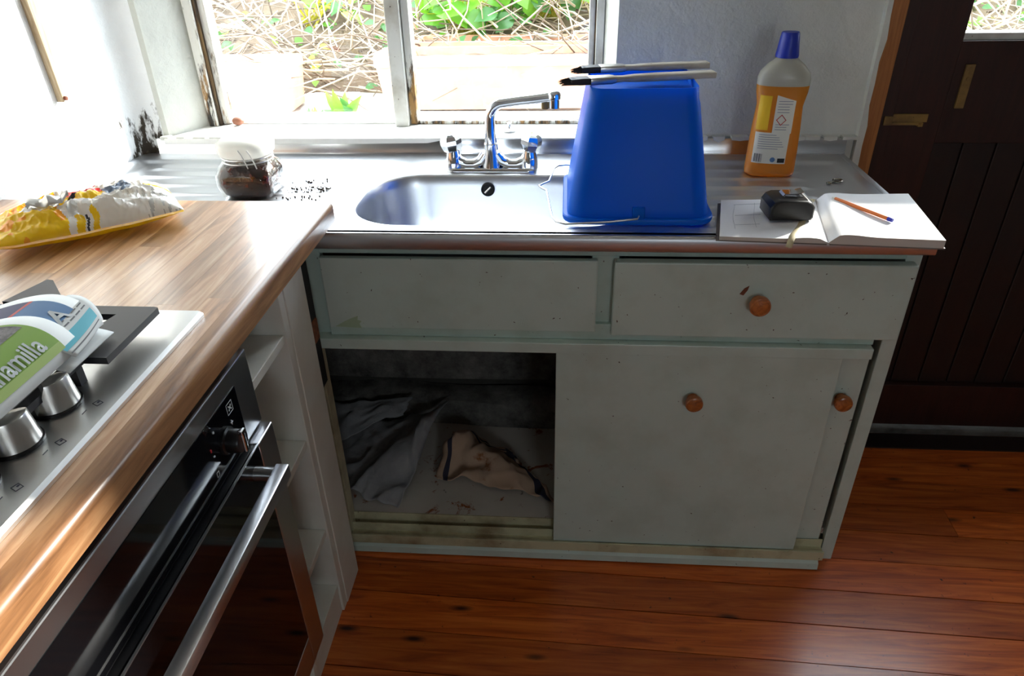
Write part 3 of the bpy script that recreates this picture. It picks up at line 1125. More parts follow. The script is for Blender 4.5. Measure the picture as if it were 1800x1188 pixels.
# ---- small things by the window
b = MB()
b.lathe([(0.017, 0), (0.0185, .003), (0.0185, .0075), (0.012, .011), (0.004, .0125), (0.003, .019), (0.006, .021), (0.006, .024), (.0005, .025)], (0.392, 0.575, 0.9412), 24)
tag(b.build('sink_plug', 'chrome', None, 40), 'small chrome sink plug standing on the white window sill', 'plug')
b = MB()
R = []
for i in range(9):
    a = math.pi * i / 8
    r = max(.0008, .0135 * math.sin(a))
    z = .0115 * (1 - math.cos(a))
    R.append([(-0.378 + r * (1.25 + .1 * math.sin(3 * t_)) * math.cos(t_), 0.642 + r * math.sin(t_), 0.9413 + z) for t_ in [2 * math.pi * j / 14 for j in range(14)]])
b.rings(R)
tag(b.build('nut_shell', 'shell', None, 60), 'small rounded brown shell on the sill beside the mouldy jamb', 'shell')

# ---- crumbs on the drainer
b = MB()
q = random.Random(31)
for i in range(230):
    x, y = q.gauss(-0.03, .045), q.gauss(0.235, .04)
    if not (-.2 < x < .06 and .1 < y < .4):
        continue
    s_ = q.uniform(.0005, .0019)
    b.box(x - s_, x + s_, y - s_ * .6, y + s_ * .6, SZ - .0068, SZ - .0035)
tag(b.build('crumbs', 'speck', None), 'dark tea-leaf crumbs scattered on the steel drainer by the jar', 'crumbs', kind='stuff')

# ---- jar
jar = thing('jar', 'squat glass clip-top jar of dark red preserve with a white lid', 'jar', (-0.178, 0.225, SZ - .006))
JC, JZ = (-0.178, 0.225), SZ - .0065


def jring(h, r, z, k=6):
    return rrect(JC[0], JC[1], h, h, r, JZ + z, k)


b = MB()
b.rings([jring(.052, .02, .0), jring(.058, .022, .006), jring(.0655, .028, .03), jring(.0655, .030, .052), jring(.060, .036, .068), jring(.0535, .046, .078), jring(.0535, .0525, .090)], cap1=False)
b.build('glass', 'jarglass', jar, 50)
b = MB()
b.rings([jring(.048, .02, .005), jring(.054, .022, .010), jring(.0615, .028, .031), jring(.0615, .030, .051), jring(.056, .036, .066), jring(.051, .044, .074)])
b.build('preserve', 'preserve', jar, 50)
b = MB()
b.rings([jring(.0545, .0535, .0905), jring(.059, .050, .096), jring(.060, .046, .112), jring(.057, .044, .122), jring(.046, .040, .130), jring(.02, .019, .133)])
lid = b.build('lid', 'jarlid', jar, 50)
b = MB()
for z_, r_ in ((.080, .0555), (.0885, .0555)):
    b.tube([(JC[0] + r_ * math.cos(a), JC[1] + r_ * math.sin(a), JZ + z_) for a in [2 * math.pi * i / 36 for i in range(37)]], .0016, 6)
for s_ in (0.020, 0.040):
    b.tube([(JC[0] + s_, JC[1] - .054, JZ + .072), (JC[0] + s_ - .001, JC[1] - .0585, JZ + .085), (JC[0] + s_ - .006, JC[1] - .0625, JZ + .105), (JC[0] + s_ - .012, JC[1] - .0615, JZ + .114)], .0014, 6)
b.build('wire_clip', 'wire', jar)

# ---- bucket, upside down
bk = thing('bucket', 'blue square plastic bucket standing upside down over the sink basin', 'bucket', (0.69, 0.168, SZ))
BC = (0.689, 0.168)


def bring(h, r, z):
    return rrect(BC[0], BC[1], h, h, r, z, 6)


zt = 1.154
b = MB()
b.rings([bring(.1405, .035, SZ + .004), bring(.1415, .035, SZ + .018), bring(.1395, .036, SZ + .03), bring(.108, .030, zt - .032), bring(.1045, .028, zt - .022), bring(.1025, .027, zt - .001), bring(.1015, .026, zt),
         bring(.0995, .025, zt), bring(.098, .024, zt - .014), bring(.06, .02, zt - .012), bring(.01, .004, zt - .009)], cap0=False)
b.rings([bring(.1385, .034, SZ + .004), bring(.1375, .034, SZ + .03), bring(.106, .03, zt - .032), bring(.098, .026, zt - .017), bring(.01, .004, zt - .013)], cap0=False)
b.build('body', 'bluebucket', bk, 40)
b = MB()
b.rings([bring(.140, .036, SZ + .002), bring(.1495, .040, SZ + .002), bring(.1505, .040, SZ + .005), bring(.1505, .040, SZ + .012), bring(.149, .040, SZ + .014), bring(.1405, .036, SZ + .014)], cap0=False, cap1=False)
b.build('rim', 'bluebucket', bk, 40)
for s_ in (-1, 1):
    yy = BC[1] + s_ * .1475
    o = MB().box(BC[0] - .012, BC[0] + .012, min(yy, yy - s_ * .014), max(yy, yy - s_ * .014), SZ + .012, SZ + .036, .0015).build('handle_lug', 'bluebucket', bk)
b = MB()
yf, yr = BC[1] - .1535, BC[1] + .1535
b.tube([(BC[0] + .002, yf + .012, SZ + .020), (BC[0] - .003, yf - .004, SZ + .018), (BC[0] - .06, yf - .006, SZ + .012), (BC[0] - .145, yf - .004, SZ + .006), (BC[0] - .163, yf + .004, SZ + .007), (BC[0] - .172, yf + .025, SZ + .010),
        (BC[0] - .183, BC[1] - .045, SZ + .024), (BC[0] - .186, BC[1] - .018, SZ + .027), (BC[0] - .196, BC[1] - .008, SZ + .028), (BC[0] - .203, BC[1] + .004, SZ + .029), (BC[0] - .196, BC[1] + .014, SZ + .030), (BC[0] - .182, BC[1] + .03, SZ + .031),
        (BC[0] - .172, yr - .03, SZ + .030), (BC[0] - .163, yr - .006, SZ + .029), (BC[0] - .145, yr + .003, SZ + .028), (BC[0] - .003, yr + .004, SZ + .020), (BC[0] + .002, yr - .012, SZ + .020)], .0021, 8)
b.build('wire_handle', 'wire', bk, 50)


# ---- paint brushes on the bucket
def brush(label, tip, end, z, zt_):
    a, c = Vector((tip[0], tip[1], 0)), Vector((end[0], end[1], 0))
    L = (c - a).length
    dirv = (c - a).normalized()
    t = thing('paint_brush', label, 'paintbrush', (tip[0], tip[1], z), 'paint brushes on the bucket')
    ang_ = math.atan2(dirv.y, dirv.x)
    Mx = Matrix.Translation((tip[0], tip[1], z)) @ Matrix.Rotation(ang_, 4, 'Z') @ Matrix.Rotation(zt_, 4, 'Y')

    def sec(x, w, h, r=None):
        r = r or min(w, h) * .8
        return [Mx @ Vector((x, p[0], p[1])) for p in [(q_[0], q_[1]) for q_ in rrect(0, 0, w, h, r, 0, 3)]]
    b = MB()
    b.rings([sec(.105, .012, .0055), sec(.125, .010, .0050), sec(.150, .013, .0062), sec(.19, .0145, .0066), sec(L - .01, .0150, .0060), sec(L, .0145, .0058, .002)])
    b.build('handle', 'brushwood', t, 35)
    b = MB()
    b.rings([sec(.056, .0165, .0062, .003), sec(.059, .017, .0066, .003), sec(.100, .0155, .0066, .003), sec(.108, .0125, .0060, .003)])
    b.build('ferrule', 'satin', t, 35)
    b = MB()
    q_ = random.Random(int(tip[1] * 1000))
    b.rings([sec(.058, .016, .006, .003), sec(.035, .0165, .0062, .003), sec(.018, .0150, .005, .003)])
    for i in range(110):
        y_, z_ = q_.uniform(-.016, .016), q_.uniform(-.0055, .0055)
        sx = q_.uniform(-.004, .010)
        b.tube([Mx @ Vector((.045, y_, z_)), Mx @ Vector((.022, y_ * .98, z_ * .95)), Mx @ Vector((sx, y_ * q_.uniform(.7, 1.1), z_ * .5 - q_.uniform(.0, .005)))], [.0008, .0007, .0003], 3)
    b.build('bristles', 'bristle', t)


brush('paint brush with pale handle and black bristles nearest the bucket edge', (0.530, 0.096), (0.832, 0.180), 1.1610, 0.010)
brush('paint brush lying behind the other brush on the bucket', (0.553, 0.216), (0.834, 0.262), 1.1610, 0.0)

# ---- cleaner bottle
bt = thing('cleaner_bottle', 'clear bottle of orange floor cleaner with a blue cap', 'bottle', (1.026, 0.372, SZ - .006))
BTX, BTY, BTZ = 1.026, 0.372, SZ - .0065


def ell(a, b_, z, dx=0, n=32, e=2.6):
    out = []
    for i in range(n):
        t_ = 2 * math.pi * i / n
        c_, s_ = math.cos(t_), math.sin(t_)
        p = Vector((math.copysign(abs(c_) ** (2 / e), c_) * a, math.copysign(abs(s_) ** (2 / e), s_) * b_, 0))
        p.rotate(Matrix.Rotation(math.radians(-7), 3, 'Z'))
        out.append((BTX + dx + p.x, BTY + p.y, BTZ + z))
    return out


b = MB()
b.rings([ell(.049, .026, 0), ell(.0555, .031, .004), ell(.0565, .033, .012), ell(.0555, .033, .06), ell(.0535, .033, .11), ell(.0510, .032, .145), ell(.0500, .031, .160), ell(.0525, .032, .175), ell(.0555, .033, .19), ell(.0565, .0335, .206)])
b.build('body', 'orange', bt, 50)
b = MB()
b.rings([ell(.0565, .0335, .206), ell(.0565, .0335, .220), ell(.053, .032, .232), ell(.040, .028, .247), ell(.026, .023, .258), ell(.021, .021, .262, 0, 32, 2), ell(.021, .021, .266, 0, 32, 2)])
b.build('shoulder', 'milky', bt, 50)
b = MB()
R = []
for z_, r_ in ((.263, .0240), (.267, .0245), (.300, .0205), (.312, .0190), (.3145, .0175), (.3145, .002)):
    R.append([(BTX - .002 + r_ * (1 + .018 * (i % 2)) * math.cos(2 * math.pi * i / 40), BTY + r_ * (1 + .018 * (i % 2)) * math.sin(2 * math.pi * i / 40), BTZ + z_) for i in range(40)])
b.rings(R)
b.build('cap', 'bluecap', bt, 30)


def bwid(z):
    tab = [(.0, .049, .026), (.012, .0565, .033), (.06, .0555, .033), (.11, .0535, .033), (.145, .0510, .032), (.16, .05, .031), (.175, .0525, .032), (.19, .0555, .033), (.206, .0565, .0335)]
    for (z0, a0, b0), (z1, a1, b1) in zip(tab, tab[1:]):
        if z <= z1:
            f = (z - z0) / (z1 - z0)
            return a0 + (a1 - a0) * f, b0 + (b1 - b0) * f
    return tab[-1][1:]


def on_bottle(s_, z, off):
    """s_ across the front in metres; the point sits off metres proud of the skin."""
    a, b_ = bwid(z)
    c = max(-.985, min(.985, s_ / a))
    yy = -b_ * (1 - abs(c) ** 2.6) ** (1 / 2.6)
    p = Vector((s_, yy - off, 0))
    p.rotate(Matrix.Rotation(math.radians(-7), 3, 'Z'))
    return (BTX + p.x, BTY + p.y, BTZ + z)


def patch(b, s0, s1, z0, z1, off, nu=10, nv=8, slant=0.0):
    b.grid(lambda u, v: on_bottle(s0 + (s1 - s0) * u, z0 + (z1 - z0 - slant * u) * v, off), nu, nv)


b = MB()
patch(b, -.046, .028, .034, .105, .0006, 14, 8)
patch(b, -.012, .030, .104, .188, .0006, 10, 10, .012)
lb = b.build('label', 'label', bt, 60)
b = MB()
patch(b, -.0470, -.022, .110, .186, .0006, 8, 10)
b.build('front_label', 'label_yellow', bt, 60)
b = MB()
for z_ in [.068 + .0052 * i for i in range(7)]:
    patch(b, -.038, .018 + random.uniform(-.02, .005), z_, z_ + .0013, .0010, 8, 1)
for z_ in [.112 + .0055 * i for i in range(3)] + [.150 + .006 * i for i in range(5)]:
    patch(b, -.007, .023 + random.uniform(-.006, .002), z_, z_ + .0014, .0010, 6, 1)
b.build('label_text', 'label_text', lb)['kind'] = 'stuff'
b = MB()
for i in range(7):
    patch(b, -.042 + .0026 * i, -.042 + .0026 * i + random.choice((.0009, .0016)), .037, .056, .0010, 2, 2)
b.build('barcode', 'dark_print', lb)['kind'] = 'stuff'
b = MB()
patch(b, .010, .026, .037, .047, .0010, 4, 2)
b.build('black_mark', 'black', lb)
b = MB()
for i in range(18):
    a0, a1 = 2 * math.pi * i / 18, 2 * math.pi * (i + 1) / 18
    vs = [b.bm.verts.new(on_bottle(-.001 + .0058 * math.cos(a), .0435 + .0058 * math.sin(a), .0011)) for a in (a0, a1)] + [b.bm.verts.new(on_bottle(-.001, .0435, .0011))]
    b._f(vs)
b.build('label_seal', 'news_blue', lb)
b = MB()
cz, cs, hz = .134, .004, .0125
for k_ in range(4):
    d4 = [(0, 1), (1, 0), (0, -1), (-1, 0)]
    p, q_ = d4[k_], d4[(k_ + 1) % 4]
    vs = [on_bottle(cs + p[0] * hz * .9, cz + p[1] * hz, .0012), on_bottle(cs + q_[0] * hz * .9, cz + q_[1] * hz, .0012), on_bottle(cs + q_[0] * hz * .72, cz + q_[1] * hz * .8, .0012), on_bottle(cs + p[0] * hz * .72, cz + p[1] * hz * .8, .0012)]
    b._f([b.bm.verts.new(v_) for v_ in vs])
b.build('hazard_diamond', 'red_print', lb)

# ---- notebook
nb = thing('notebook', 'open notebook with a sketch page, overhanging the sink front', 'notebook', (1.04, 0.04, SZ))


def nbp(u, v, z):
    """u 0..1 left page, 1..2 right page; v 0 front .. 1 back."""
    f0, f1, f2 = Vector((0.828, -0.056, 0)), Vector((1.031, -0.070, 0)), Vector((1.232, -0.086, 0))
    g0, g1, g2 = Vector((0.866, 0.140, 0)), Vector((1.071, 0.153, 0)), Vector((1.264, 0.163, 0))
    if u <= 1:
        a, c = f0.lerp(f1, u), g0.lerp(g1, u)
    else:
        a, c = f1.lerp(f2, u - 1), g1.lerp(g2, u - 1)
    p = a.lerp(c, v)
    return Vector((p.x, p.y, z))


def page_block(name, u0, u1, th, mats, zb):
    def top(s_):
        return zb + th * (1 - .9 * math.exp(-((1 - s_) / .05) ** 2)) + .0035 * math.exp(-((s_ - .82) / .16) ** 2)
    b = MB()
    n, m = 24, 6

    def T(i, j):
        f = i / n
        u = u0 + (u1 - u0) * f
        s_ = f if u0 < .5 else 1 - f
        return nbp(u, j / m, top(s_))
    V = [[b.bm.verts.new(T(i, j)) for j in range(m + 1)] for i in range(n + 1)]
    B = [[b.bm.verts.new(nbp(u0 + (u1 - u0) * i / n, j / m, zb)) for j in (0, m)] for i in range(n + 1)]
    for i in range(n):
        for j in range(m):
            b.mi = 0
            b._f([V[i][j], V[i + 1][j], V[i + 1][j + 1], V[i][j + 1]])
        b.mi = 1
        b._f([B[i][0], B[i + 1][0], V[i + 1][0], V[i][0]])
        b._f([B[i][1], V[i][m], V[i + 1][m], B[i + 1][1]])
        b._f([B[i][0], B[i][1], B[i + 1][1], B[i + 1][0]])
    for i in (0, n):
        b._f([B[i][0]] + V[i] + [B[i][1]])
    return b.build(name, mats, nb, 40)


zb = SZ + .0035
page_block('page_block', 0.03, 1.0, .007, ['paper', 'paper_edge'], zb)
page_block('page_block', 1.0, 1.985, .0155, ['paper', 'paper_edge'], zb)
b = MB()
pl = [nbp(0, 0, 0), nbp(.985, 0, 0), nbp(.985, 1, 0), nbp(0, 1, 0)]
b.prism([(p.x, p.y) for p in pl], SZ + .0008, zb)
pl = [nbp(1.01, 0, 0), nbp(2.0, 0, 0), nbp(2.0, 1, 0), nbp(1.01, 1, 0)]
b.prism([(p.x, p.y) for p in pl], SZ + .0008, zb)
b.build('cover', 'cover', nb)
b = MB()
for u_, v0, v1 in ((.16, .2, .85), (.36, .25, .9), (.52, .62, .9)):
    for j in range(6):
        va, vb = v0 + (v1 - v0) * j / 6, v0 + (v1 - v0) * (j + 1) / 6
        b.tube([nbp(u_ + .01 * math.sin(9 * va), va, zb + .0073), nbp(u_ + .01 * math.sin(9 * vb), vb, zb + .0073)], .00035, 3)
for v_, u0_, u1_ in ((.85, .16, .5), (.55, .17, .42), (.3, .17, .40)):
    b.tube([nbp(u0_, v_, zb + .0073), nbp(u1_, v_ + .03, zb + .0074)], .00035, 3)
b.build('pencil_sketch', 'pencil', nb)
# ribbon bookmark from the spine, under the tape and over the front edge
b = MB()
rp = [(1.068, 0.158, zb + .004), (1.06, 0.14, zb + .0095), (1.035, 0.09, zb + .0115), (1.012, 0.03, zb + .0112), (0.992, -0.015, zb + .0108), (0.972, -0.05, zb + .0104), (0.963, -0.068, zb + .008), (0.956, -0.082, zb - .003)]
for (p, q_) in zip(rp, rp[1:]):
    p, q_ = Vector(p), Vector(q_)
    s_ = Vector((.0052, -.0026, 0))
    b._f([b.bm.verts.new(v_) for v_ in (p - s_, p + s_, q_ + s_, q_ - s_)])
bmesh.ops.remove_doubles(b.bm, verts=b.bm.verts, dist=1e-5)
b.build('ribbon', 'ribbon', nb, 60, solid=.0006)

# ---- tape measure
tm = thing('tape_measure', 'black tape measure with a belt clip lying on the notebook', 'tape measure', (0.978, 0.046, zb + .0112))
Mt = Matrix.Translation((0.980, 0.046, zb + .0120)) @ Matrix.Rotation(math.radians(3), 4, 'Z')
tz = .040
b = MB()
prof = [(-.043, .004), (-.040, .0), (.040, .0), (.043, .004), (.043, .026), (.036, tz - .005), (.028, tz), (-.026, tz), (-.036, tz - .004), (-.043, tz - .014)]
for y_, k_ in ((-.036, .90), (-.033, .98), (-.031, 1.0), (.031, 1.0), (.033, .98), (.036, .90)):
    pass
b.rings([[Mt @ Vector((p[0] * k_, y_, tz / 2 + (p[1] - tz / 2) * k_)) for p in prof] for y_, k_ in ((-.036, .88), (-.033, .97), (-.030, 1.0), (.030, 1.0), (.033, .97), (.036, .88))])
b.build('case', 'tape_black', tm, 30)
b = MB()
b.prism([(.0435, .003), (.0435, .026), (.0375, tz - .004), (.0365, tz - .005), (.042, .025), (.042, .003)], -.029, .029, 'y')
o = b.build('steel_side', 'satin', None)
o.data.transform(Mt)
o.parent = tm
o.matrix_parent_inverse = tm.matrix_basis.inverted()
b = MB()
b.box(-.012, .024, -.012, .022, tz, tz + .0012, .0004)
b.prism([(-.013, tz + .0012), (-.010, tz + .004), (.016, tz + .0045), (.026, tz + .0075), (.026, tz + .0088), (.015, tz + .006), (-.011, tz + .0055), (-.0145, tz + .0015)], -.009, .017, 'y')
o = b.build('belt_clip', 'chrome', None)
o.data.transform(Mt)
o.parent = tm
o.matrix_parent_inverse = tm.matrix_basis.inverted()

# ---- pen
pen = thing('pen', 'orange ballpoint pen with a blue end on the notebook', 'pen', (1.13, 0.07, zb + .016))
pa, pb_ = Vector((1.093, 0.125, zb + .0200)), Vector((1.166, -0.002, zb + .0200))
dv = (pb_ - pa).normalized()
b = MB()
b.tube([pa.lerp(pb_, .06), pa.lerp(pb_, .93)], .0038, 6)
b.build('barrel', 'pen_orange', pen)
b = MB()
b.tube([pa.lerp(pb_, .93), pa.lerp(pb_, 1.0)], [.0041, .0034], 10)
b.build('end_plug', 'pen_blue', pen, 40)
b = MB()
b.tube([pa, pa.lerp(pb_, .03), pa.lerp(pb_, .062)], [.0007, .0022, .0033], 8)
b.build('tip', 'label', pen, 40)

# ---- key
key = thing('key', 'small worn metal key on the drainer by the notebook', 'key', (1.165, 0.315, SZ - .006))
kz = SZ - .0062
b = MB()
Mk = Matrix.Translation((1.160, 0.312, kz)) @ Matrix.Rotation(math.radians(25), 4, 'Z')
ringp = [Mk @ Vector((.010 * math.cos(a) + .012, .010 * math.sin(a), .002)) for a in [2 * math.pi * i / 16 for i in range(17)]]
b.tube(ringp, .0022, 6)
b.build('bow', 'keymetal', key)
b = MB()
b.tube([Mk @ Vector((.003, 0, .002)), Mk @ Vector((-.024, -.004, .002))], .002, 6)
b.tube([Mk @ Vector((-.020, -.003, .002)), Mk @ Vector((-.018, -.012, .002))], .0018, 6)
b.build('blade', 'keymetal', key)

# ================================================================== WORKTOP RUN
wt = thing('worktop', 'walnut stave worktop with a rounded front edge', 'worktop', (-0.26, -0.85, 0.917))
WX1, WY1, WZ, WB = 0.086, -0.016, 0.960, 0.917
box('core', 'walnut_edge', wt, -0.599, 0.058, -1.75, WY1 - .0005, WB, WZ - .006, 0)
b = MB()
prof = [(0.058, WB), (WX1 - .003, WB), (WX1, WB + .003), (WX1, WZ - .012)] + [(WX1 - .012 + .012 * math.cos(a), WZ - .012 + .012 * math.sin(a)) for a in [math.radians(15 * i) for i in range(1, 7)]] + [(0.058, WZ)]
b.prism(prof, -1.75, WY1, 'y')
b.build('front_edge', 'walnut_edge', wt, 30)
ust = MB().box(-0.5, 0.5, -0.5, 0.5, -1, 0).build('stave', 'walnut', None)
first = True
ns = 16
sw = (0.058 + 0.599) / ns
for r in range(ns):
    y = WY1 + 0.0
    while y > -1.75:
        ln = random.uniform(0.22, 0.62)
        y1 = max(y - ln, -1.75)
        if first:
            o = ust
            first = False
        else:
            o = ust.copy()
            COL.objects.link(o)
        o.parent = wt
        o.matrix_parent_inverse = wt.matrix_basis.inverted()
        o.location = (-0.599 + sw * (r + .5), (y + y1) / 2, WZ)
        o.scale = (sw - .00025, (y - y1) - .00025, 0.0055)
        y = y1
b = MB()
b.box(-0.44, -0.37, WY1, WY1 + .0012, WB, WZ)
b.build('end_strip', 'walnut_edge', wt)

# ---- open shelf unit
su = thing('shelf_unit', 'narrow white open shelf unit between the oven and the sink cabinet', 'shelf unit', (-0.2, -0.27, 0))
FX = 0.030
box('side_panel', 'melamine', su, -0.55, FX, -0.428, -0.412, 0.0, 0.915)
box('side_panel', 'melamine', su, -0.55, FX, -0.222, -0.198, 0.0, 0.915)
box('post', 'melamine', su, FX - .02, FX + .002, -0.1975, -0.098, 0.0, 0.915)
box('back_panel', 'melamine', su, -0.37, -0.36, -0.412, -0.222, 0.0, 0.915, 0)
for z in (0.775, 0.525, 0.272):
    box('shelf', 'melamine', su, -0.36, FX - .004, -0.4118, -0.2222, z - .018, z)
box('shelf', 'melamine', su, -0.36, FX - .004, -0.4118, -0.2222, 0.072, 0.09)
box('plinth', 'melamine', su, FX - .022, FX - .005, -0.4118, -0.2222, 0.0, 0.0718)
b = MB()
b.box(0.005, 0.020, -0.0955, -0.04, 0.55, 0.90)
b.build('gap_shade_strip', 'rubber', su)  # black strip paints the shade in the gap between post and sink cabinet
box('wood_chip', 'bare', su, 0.006, 0.024, -0.094, -0.045, 0.665, 0.715, 0.003)

# ---- oven housing and oven
oh = thing('oven_housing', 'white cabinet carcass holding the built-in oven', 'cabinet', (-0.25, -0.74, 0))
box('side_panel', 'melamine', oh, -0.55, 0.040, -0.446, -0.429, 0.0, 0.915)
box('side_panel', 'melamine', oh, -0.55, 0.040, -1.065, -1.048, 0.0, 0.915)
box('top_rail', 'rubber', oh, -0.05, 0.020, -1.048, -0.446, 0.885, 0.915)
box('plinth', 'melamine', oh, 0.012, 0.030, -1.048, -0.446, 0.0, 0.165)
box('base_board', 'melamine', oh, -0.55, 0.035, -1.048, -0.446, 0.166, 0.184)

ov = thing('oven', 'built-in stainless steel oven with black glass door and bar handle', 'oven', (-0.2, -0.74, 0.19))
OY1, OY0 = -0.432, -1.052
OX = 0.058
box('body', 'rubber', ov, -0.50, 0.036, OY0 + .03, OY1 - .03, 0.190, 0.872)
cp = box('control_panel', 'ovensteel', ov, 0.036, OX, OY0, OY1, 0.7425, 0.878, 0.0025)
box('glass', 'ovenglass', cp, OX - .001, OX + .0012, OY0 + .055, OY1 - .058, 0.744, 0.848, 0.0005)
od = box('oven_door', 'black', ov, 0.036, 0.068, OY0 + .001, OY1 - .001, 0.196, 0.7365, 0.002)
box('door_border', 'ovensteel', od, 0.0382, 0.0735, OY1 - .058, OY1, 0.195, 0.738, 0.002)
box('door_border', 'ovensteel', od, 0.0382, 0.0735, OY0, OY0 + .055, 0.195, 0.738, 0.002)
box('door_border', 'ovensteel', od, 0.0382, 0.0735, OY0 + .0552, OY1 - .0582, 0.195, 0.268, 0.002)
box('glass', 'ovenglass', od, 0.066, 0.0730, OY0 + .0552, OY1 - .0582, 0.2685, 0.737, 0.001)
box('door_edge', 'ovensteel', od, 0.0706, 0.0738, OY0 + .0552, OY1 - .0582, 0.7372, 0.7392, 0)
b = MB()
hz0, hx0, hx1 = 0.704, 0.103, 0.124
hy1, hy0 = -0.508, -0.975
b.box(hx0, hx1, hy0, hy1, hz0 - .012, hz0 + .012, .002)
for yy in (hy1 - .012, hy0 + .012):
    b.tube([(0.072, yy, hz0), (0.104, yy, hz0)], .0115, 16)
b.build('handle', 'ovensteel', od, 40)
# rotary knob
Rx = Matrix.Rotation(math.radians(90), 3, 'Y')
b = MB()
b.lathe([(.021, 0), (.021, .004), (.018, .006), (.018, .022), (.0165, .0245), (.0005, .025)], (OX + .001, -0.548, 0.792), 28, Rx)
kn = b.build('knob', 'black', cp, 40)
b = MB()
b.box(OX + .022, OX + .030, -0.5525, -0.5435, 0.774, 0.812, .002)
b.box(OX + .0262, OX + .0305, -0.554, -0.542, 0.806, 0.8125, .001)
b.build('knob_grip', 'chrome', kn)
b = MB()
gx = OX + .0014
fy, fz, fh = -0.518, 0.829, .0085
for (a0, a1, c0, c1) in ((-fh, fh, fh, fh), (-fh, fh, -fh, -fh), (-fh, -fh, -fh, fh), (fh, fh, -fh, fh)):
    b.tube([(gx, fy + a0, fz + c0), (gx, fy + a1, fz + c1)], .0005, 4)
for i in range(4):
    a = math.pi / 4 + i * math.pi / 2
    b.tube([(gx, fy + .001 * math.cos(a), fz + .001 * math.sin(a)), (gx, fy + .0055 * math.cos(a), fz + .0055 * math.sin(a))], .0011, 5)
b.tube([(gx, -.588, .795), (gx, -.588, .797)], .0016, 6)
b.tube([(gx, -.520, .806), (gx, -.526, .806)], .0013, 6)
b.tube([(gx, -.523, .802), (gx, -.523, .810)], .0009, 6)
b.tube([(gx, -.575, .826), (gx, -.575, .829)], .0016, 6)
for z0, z1, y0, y1 in ((.762, .770, -.594, -.594), (.770, .770, -.594, -.588), (.770, .762, -.588, -.588), (.762, .762, -.588, -.594)):
    b.tube([(gx, y0, z0), (gx, y1, z1)], .0005, 4)
b.build('symbols', 'white_print', cp)
b = MB()
b.tube([(gx, -.592, .806), (gx, -.592, .811)], .0012, 6)
b.build('red_mark', 'red_print', cp)

# ---- hob
hob = thing('hob', 'stainless steel gas hob with cast iron pan supports set in the worktop', 'hob', (-0.21, -0.78, WZ))
b = MB()
HX0, HX1, HY0, HY1 = -0.475, 0.038, -1.075, -0.478
cxh, cyh, hxh, hyh = (HX0 + HX1) / 2, (HY0 + HY1) / 2, (HX1 - HX0) / 2, (HY1 - HY0) / 2
b.rings([rrect(cxh, cyh, hxh, hyh, .006, WZ + .0003), rrect(cxh, cyh, hxh, hyh, .006, WZ + .005), rrect(cxh, cyh, hxh - .0035, hyh - .0035, .005, WZ + .0095), rrect(cxh, cyh, hxh - .016, hyh - .016, .004, WZ + .0105)])
b.build('plate', 'hobsteel', hob, 30)
HZ = WZ + .0105


def iron_grid(y0, y1, x0, x1, tilt=None):
    """cast-iron pan support: wide flat corner pads, thin bars and feet"""
    b = MB()
    zt_, zb_ = HZ + .030, HZ + .021
    t_ = .0125
    # wide flat end with a slot
    b.prism([(x1, y1), (x1 - .006, y1 + .002), (x0 + .006, y1 + .002), (x0, y1), (x0, y1 - .03), (x1 - .085, y1 - .03), (x1 - .085, y1 - .020), (x1 - .046, y1 - .020)], zb_, zt_)
    b.prism([(x1, y1), (x1 - .046, y1 - .020), (x1 - .058, y1 - .070), (x1 - .042, y1 - .118), (x1 - .034, y1 - .124), (x1 + .001, y1 - .124)], zb_, zt_)
    b.prism([(x1 - .085, y1 - .03), (x1 - .085, y1 - .124), (x1 - .072, y1 - .124), (x1 - .058, y1 - .070), (x1 - .046, y1 - .020), (x1 - .085, y1 - .020)], zb_, zt_ - .0006) if False else None
    # bars
    for xx in (x1 - .042, x0 + .010):
        b.prism([(xx, y1 - .11), (xx + t_, y1 - .11), (xx + t_, y0), (xx, y0)], zb_, zt_)
    ym = (y0 + y1) / 2
    b.prism([(x0 + .01, y0), (x1 - .03, y0), (x1 - .03, y0 + t_), (x0 + .01, y0 + t_)], zb_, zt_)
    xm = (x0 + x1) / 2
    b.prism([(x0 + .02, ym - t_ / 2), (x0 + .10, ym - t_ / 2), (x0 + .10, ym + t_ / 2), (x0 + .02, ym + t_ / 2)], zb_, zt_)
    b.prism([(x1 - .13, ym - t_ / 2), (x1 - .03, ym - t_ / 2), (x1 - .03, ym + t_ / 2), (x1 - .13, ym + t_ / 2)], zb_, zt_)
    for px, py in ((x1 - .035, y1 - .135), (x0 + .016, y1 - .02), (x1 - .036, y0 + .006), (x0 + .016, y0 + .006)):
        b.box(px - .006, px + .006, py - .006, py + .006, HZ, zb_)
    return b.build('pan_support', 'iron', hob)


iron_grid(-1.03, -0.530, -0.118, 0.006)
iron_grid(-1.03, -0.530, -0.30, -0.13)
# a corner plate of the rear support, kicked up
b = MB()
b.prism([(-0.205, -0.535), (-0.118, -0.540), (-0.120, -0.532), (-0.176, -0.470), (-0.186, -0.468)], HZ + .030, HZ + .038)
o = b.build('pan_support', 'iron', hob)
for bx, by in ((-0.20, -0.65), (-0.20, -0.92), (-0.38, -0.65), (-0.38, -0.92)):
    b = MB()
    b.lathe([(.042, 0), (.042, .008), (.034, .012), (.034, .017), (.0005, .019)], (bx, by, HZ), 24)
    b.build('burner', 'black', hob, 40)


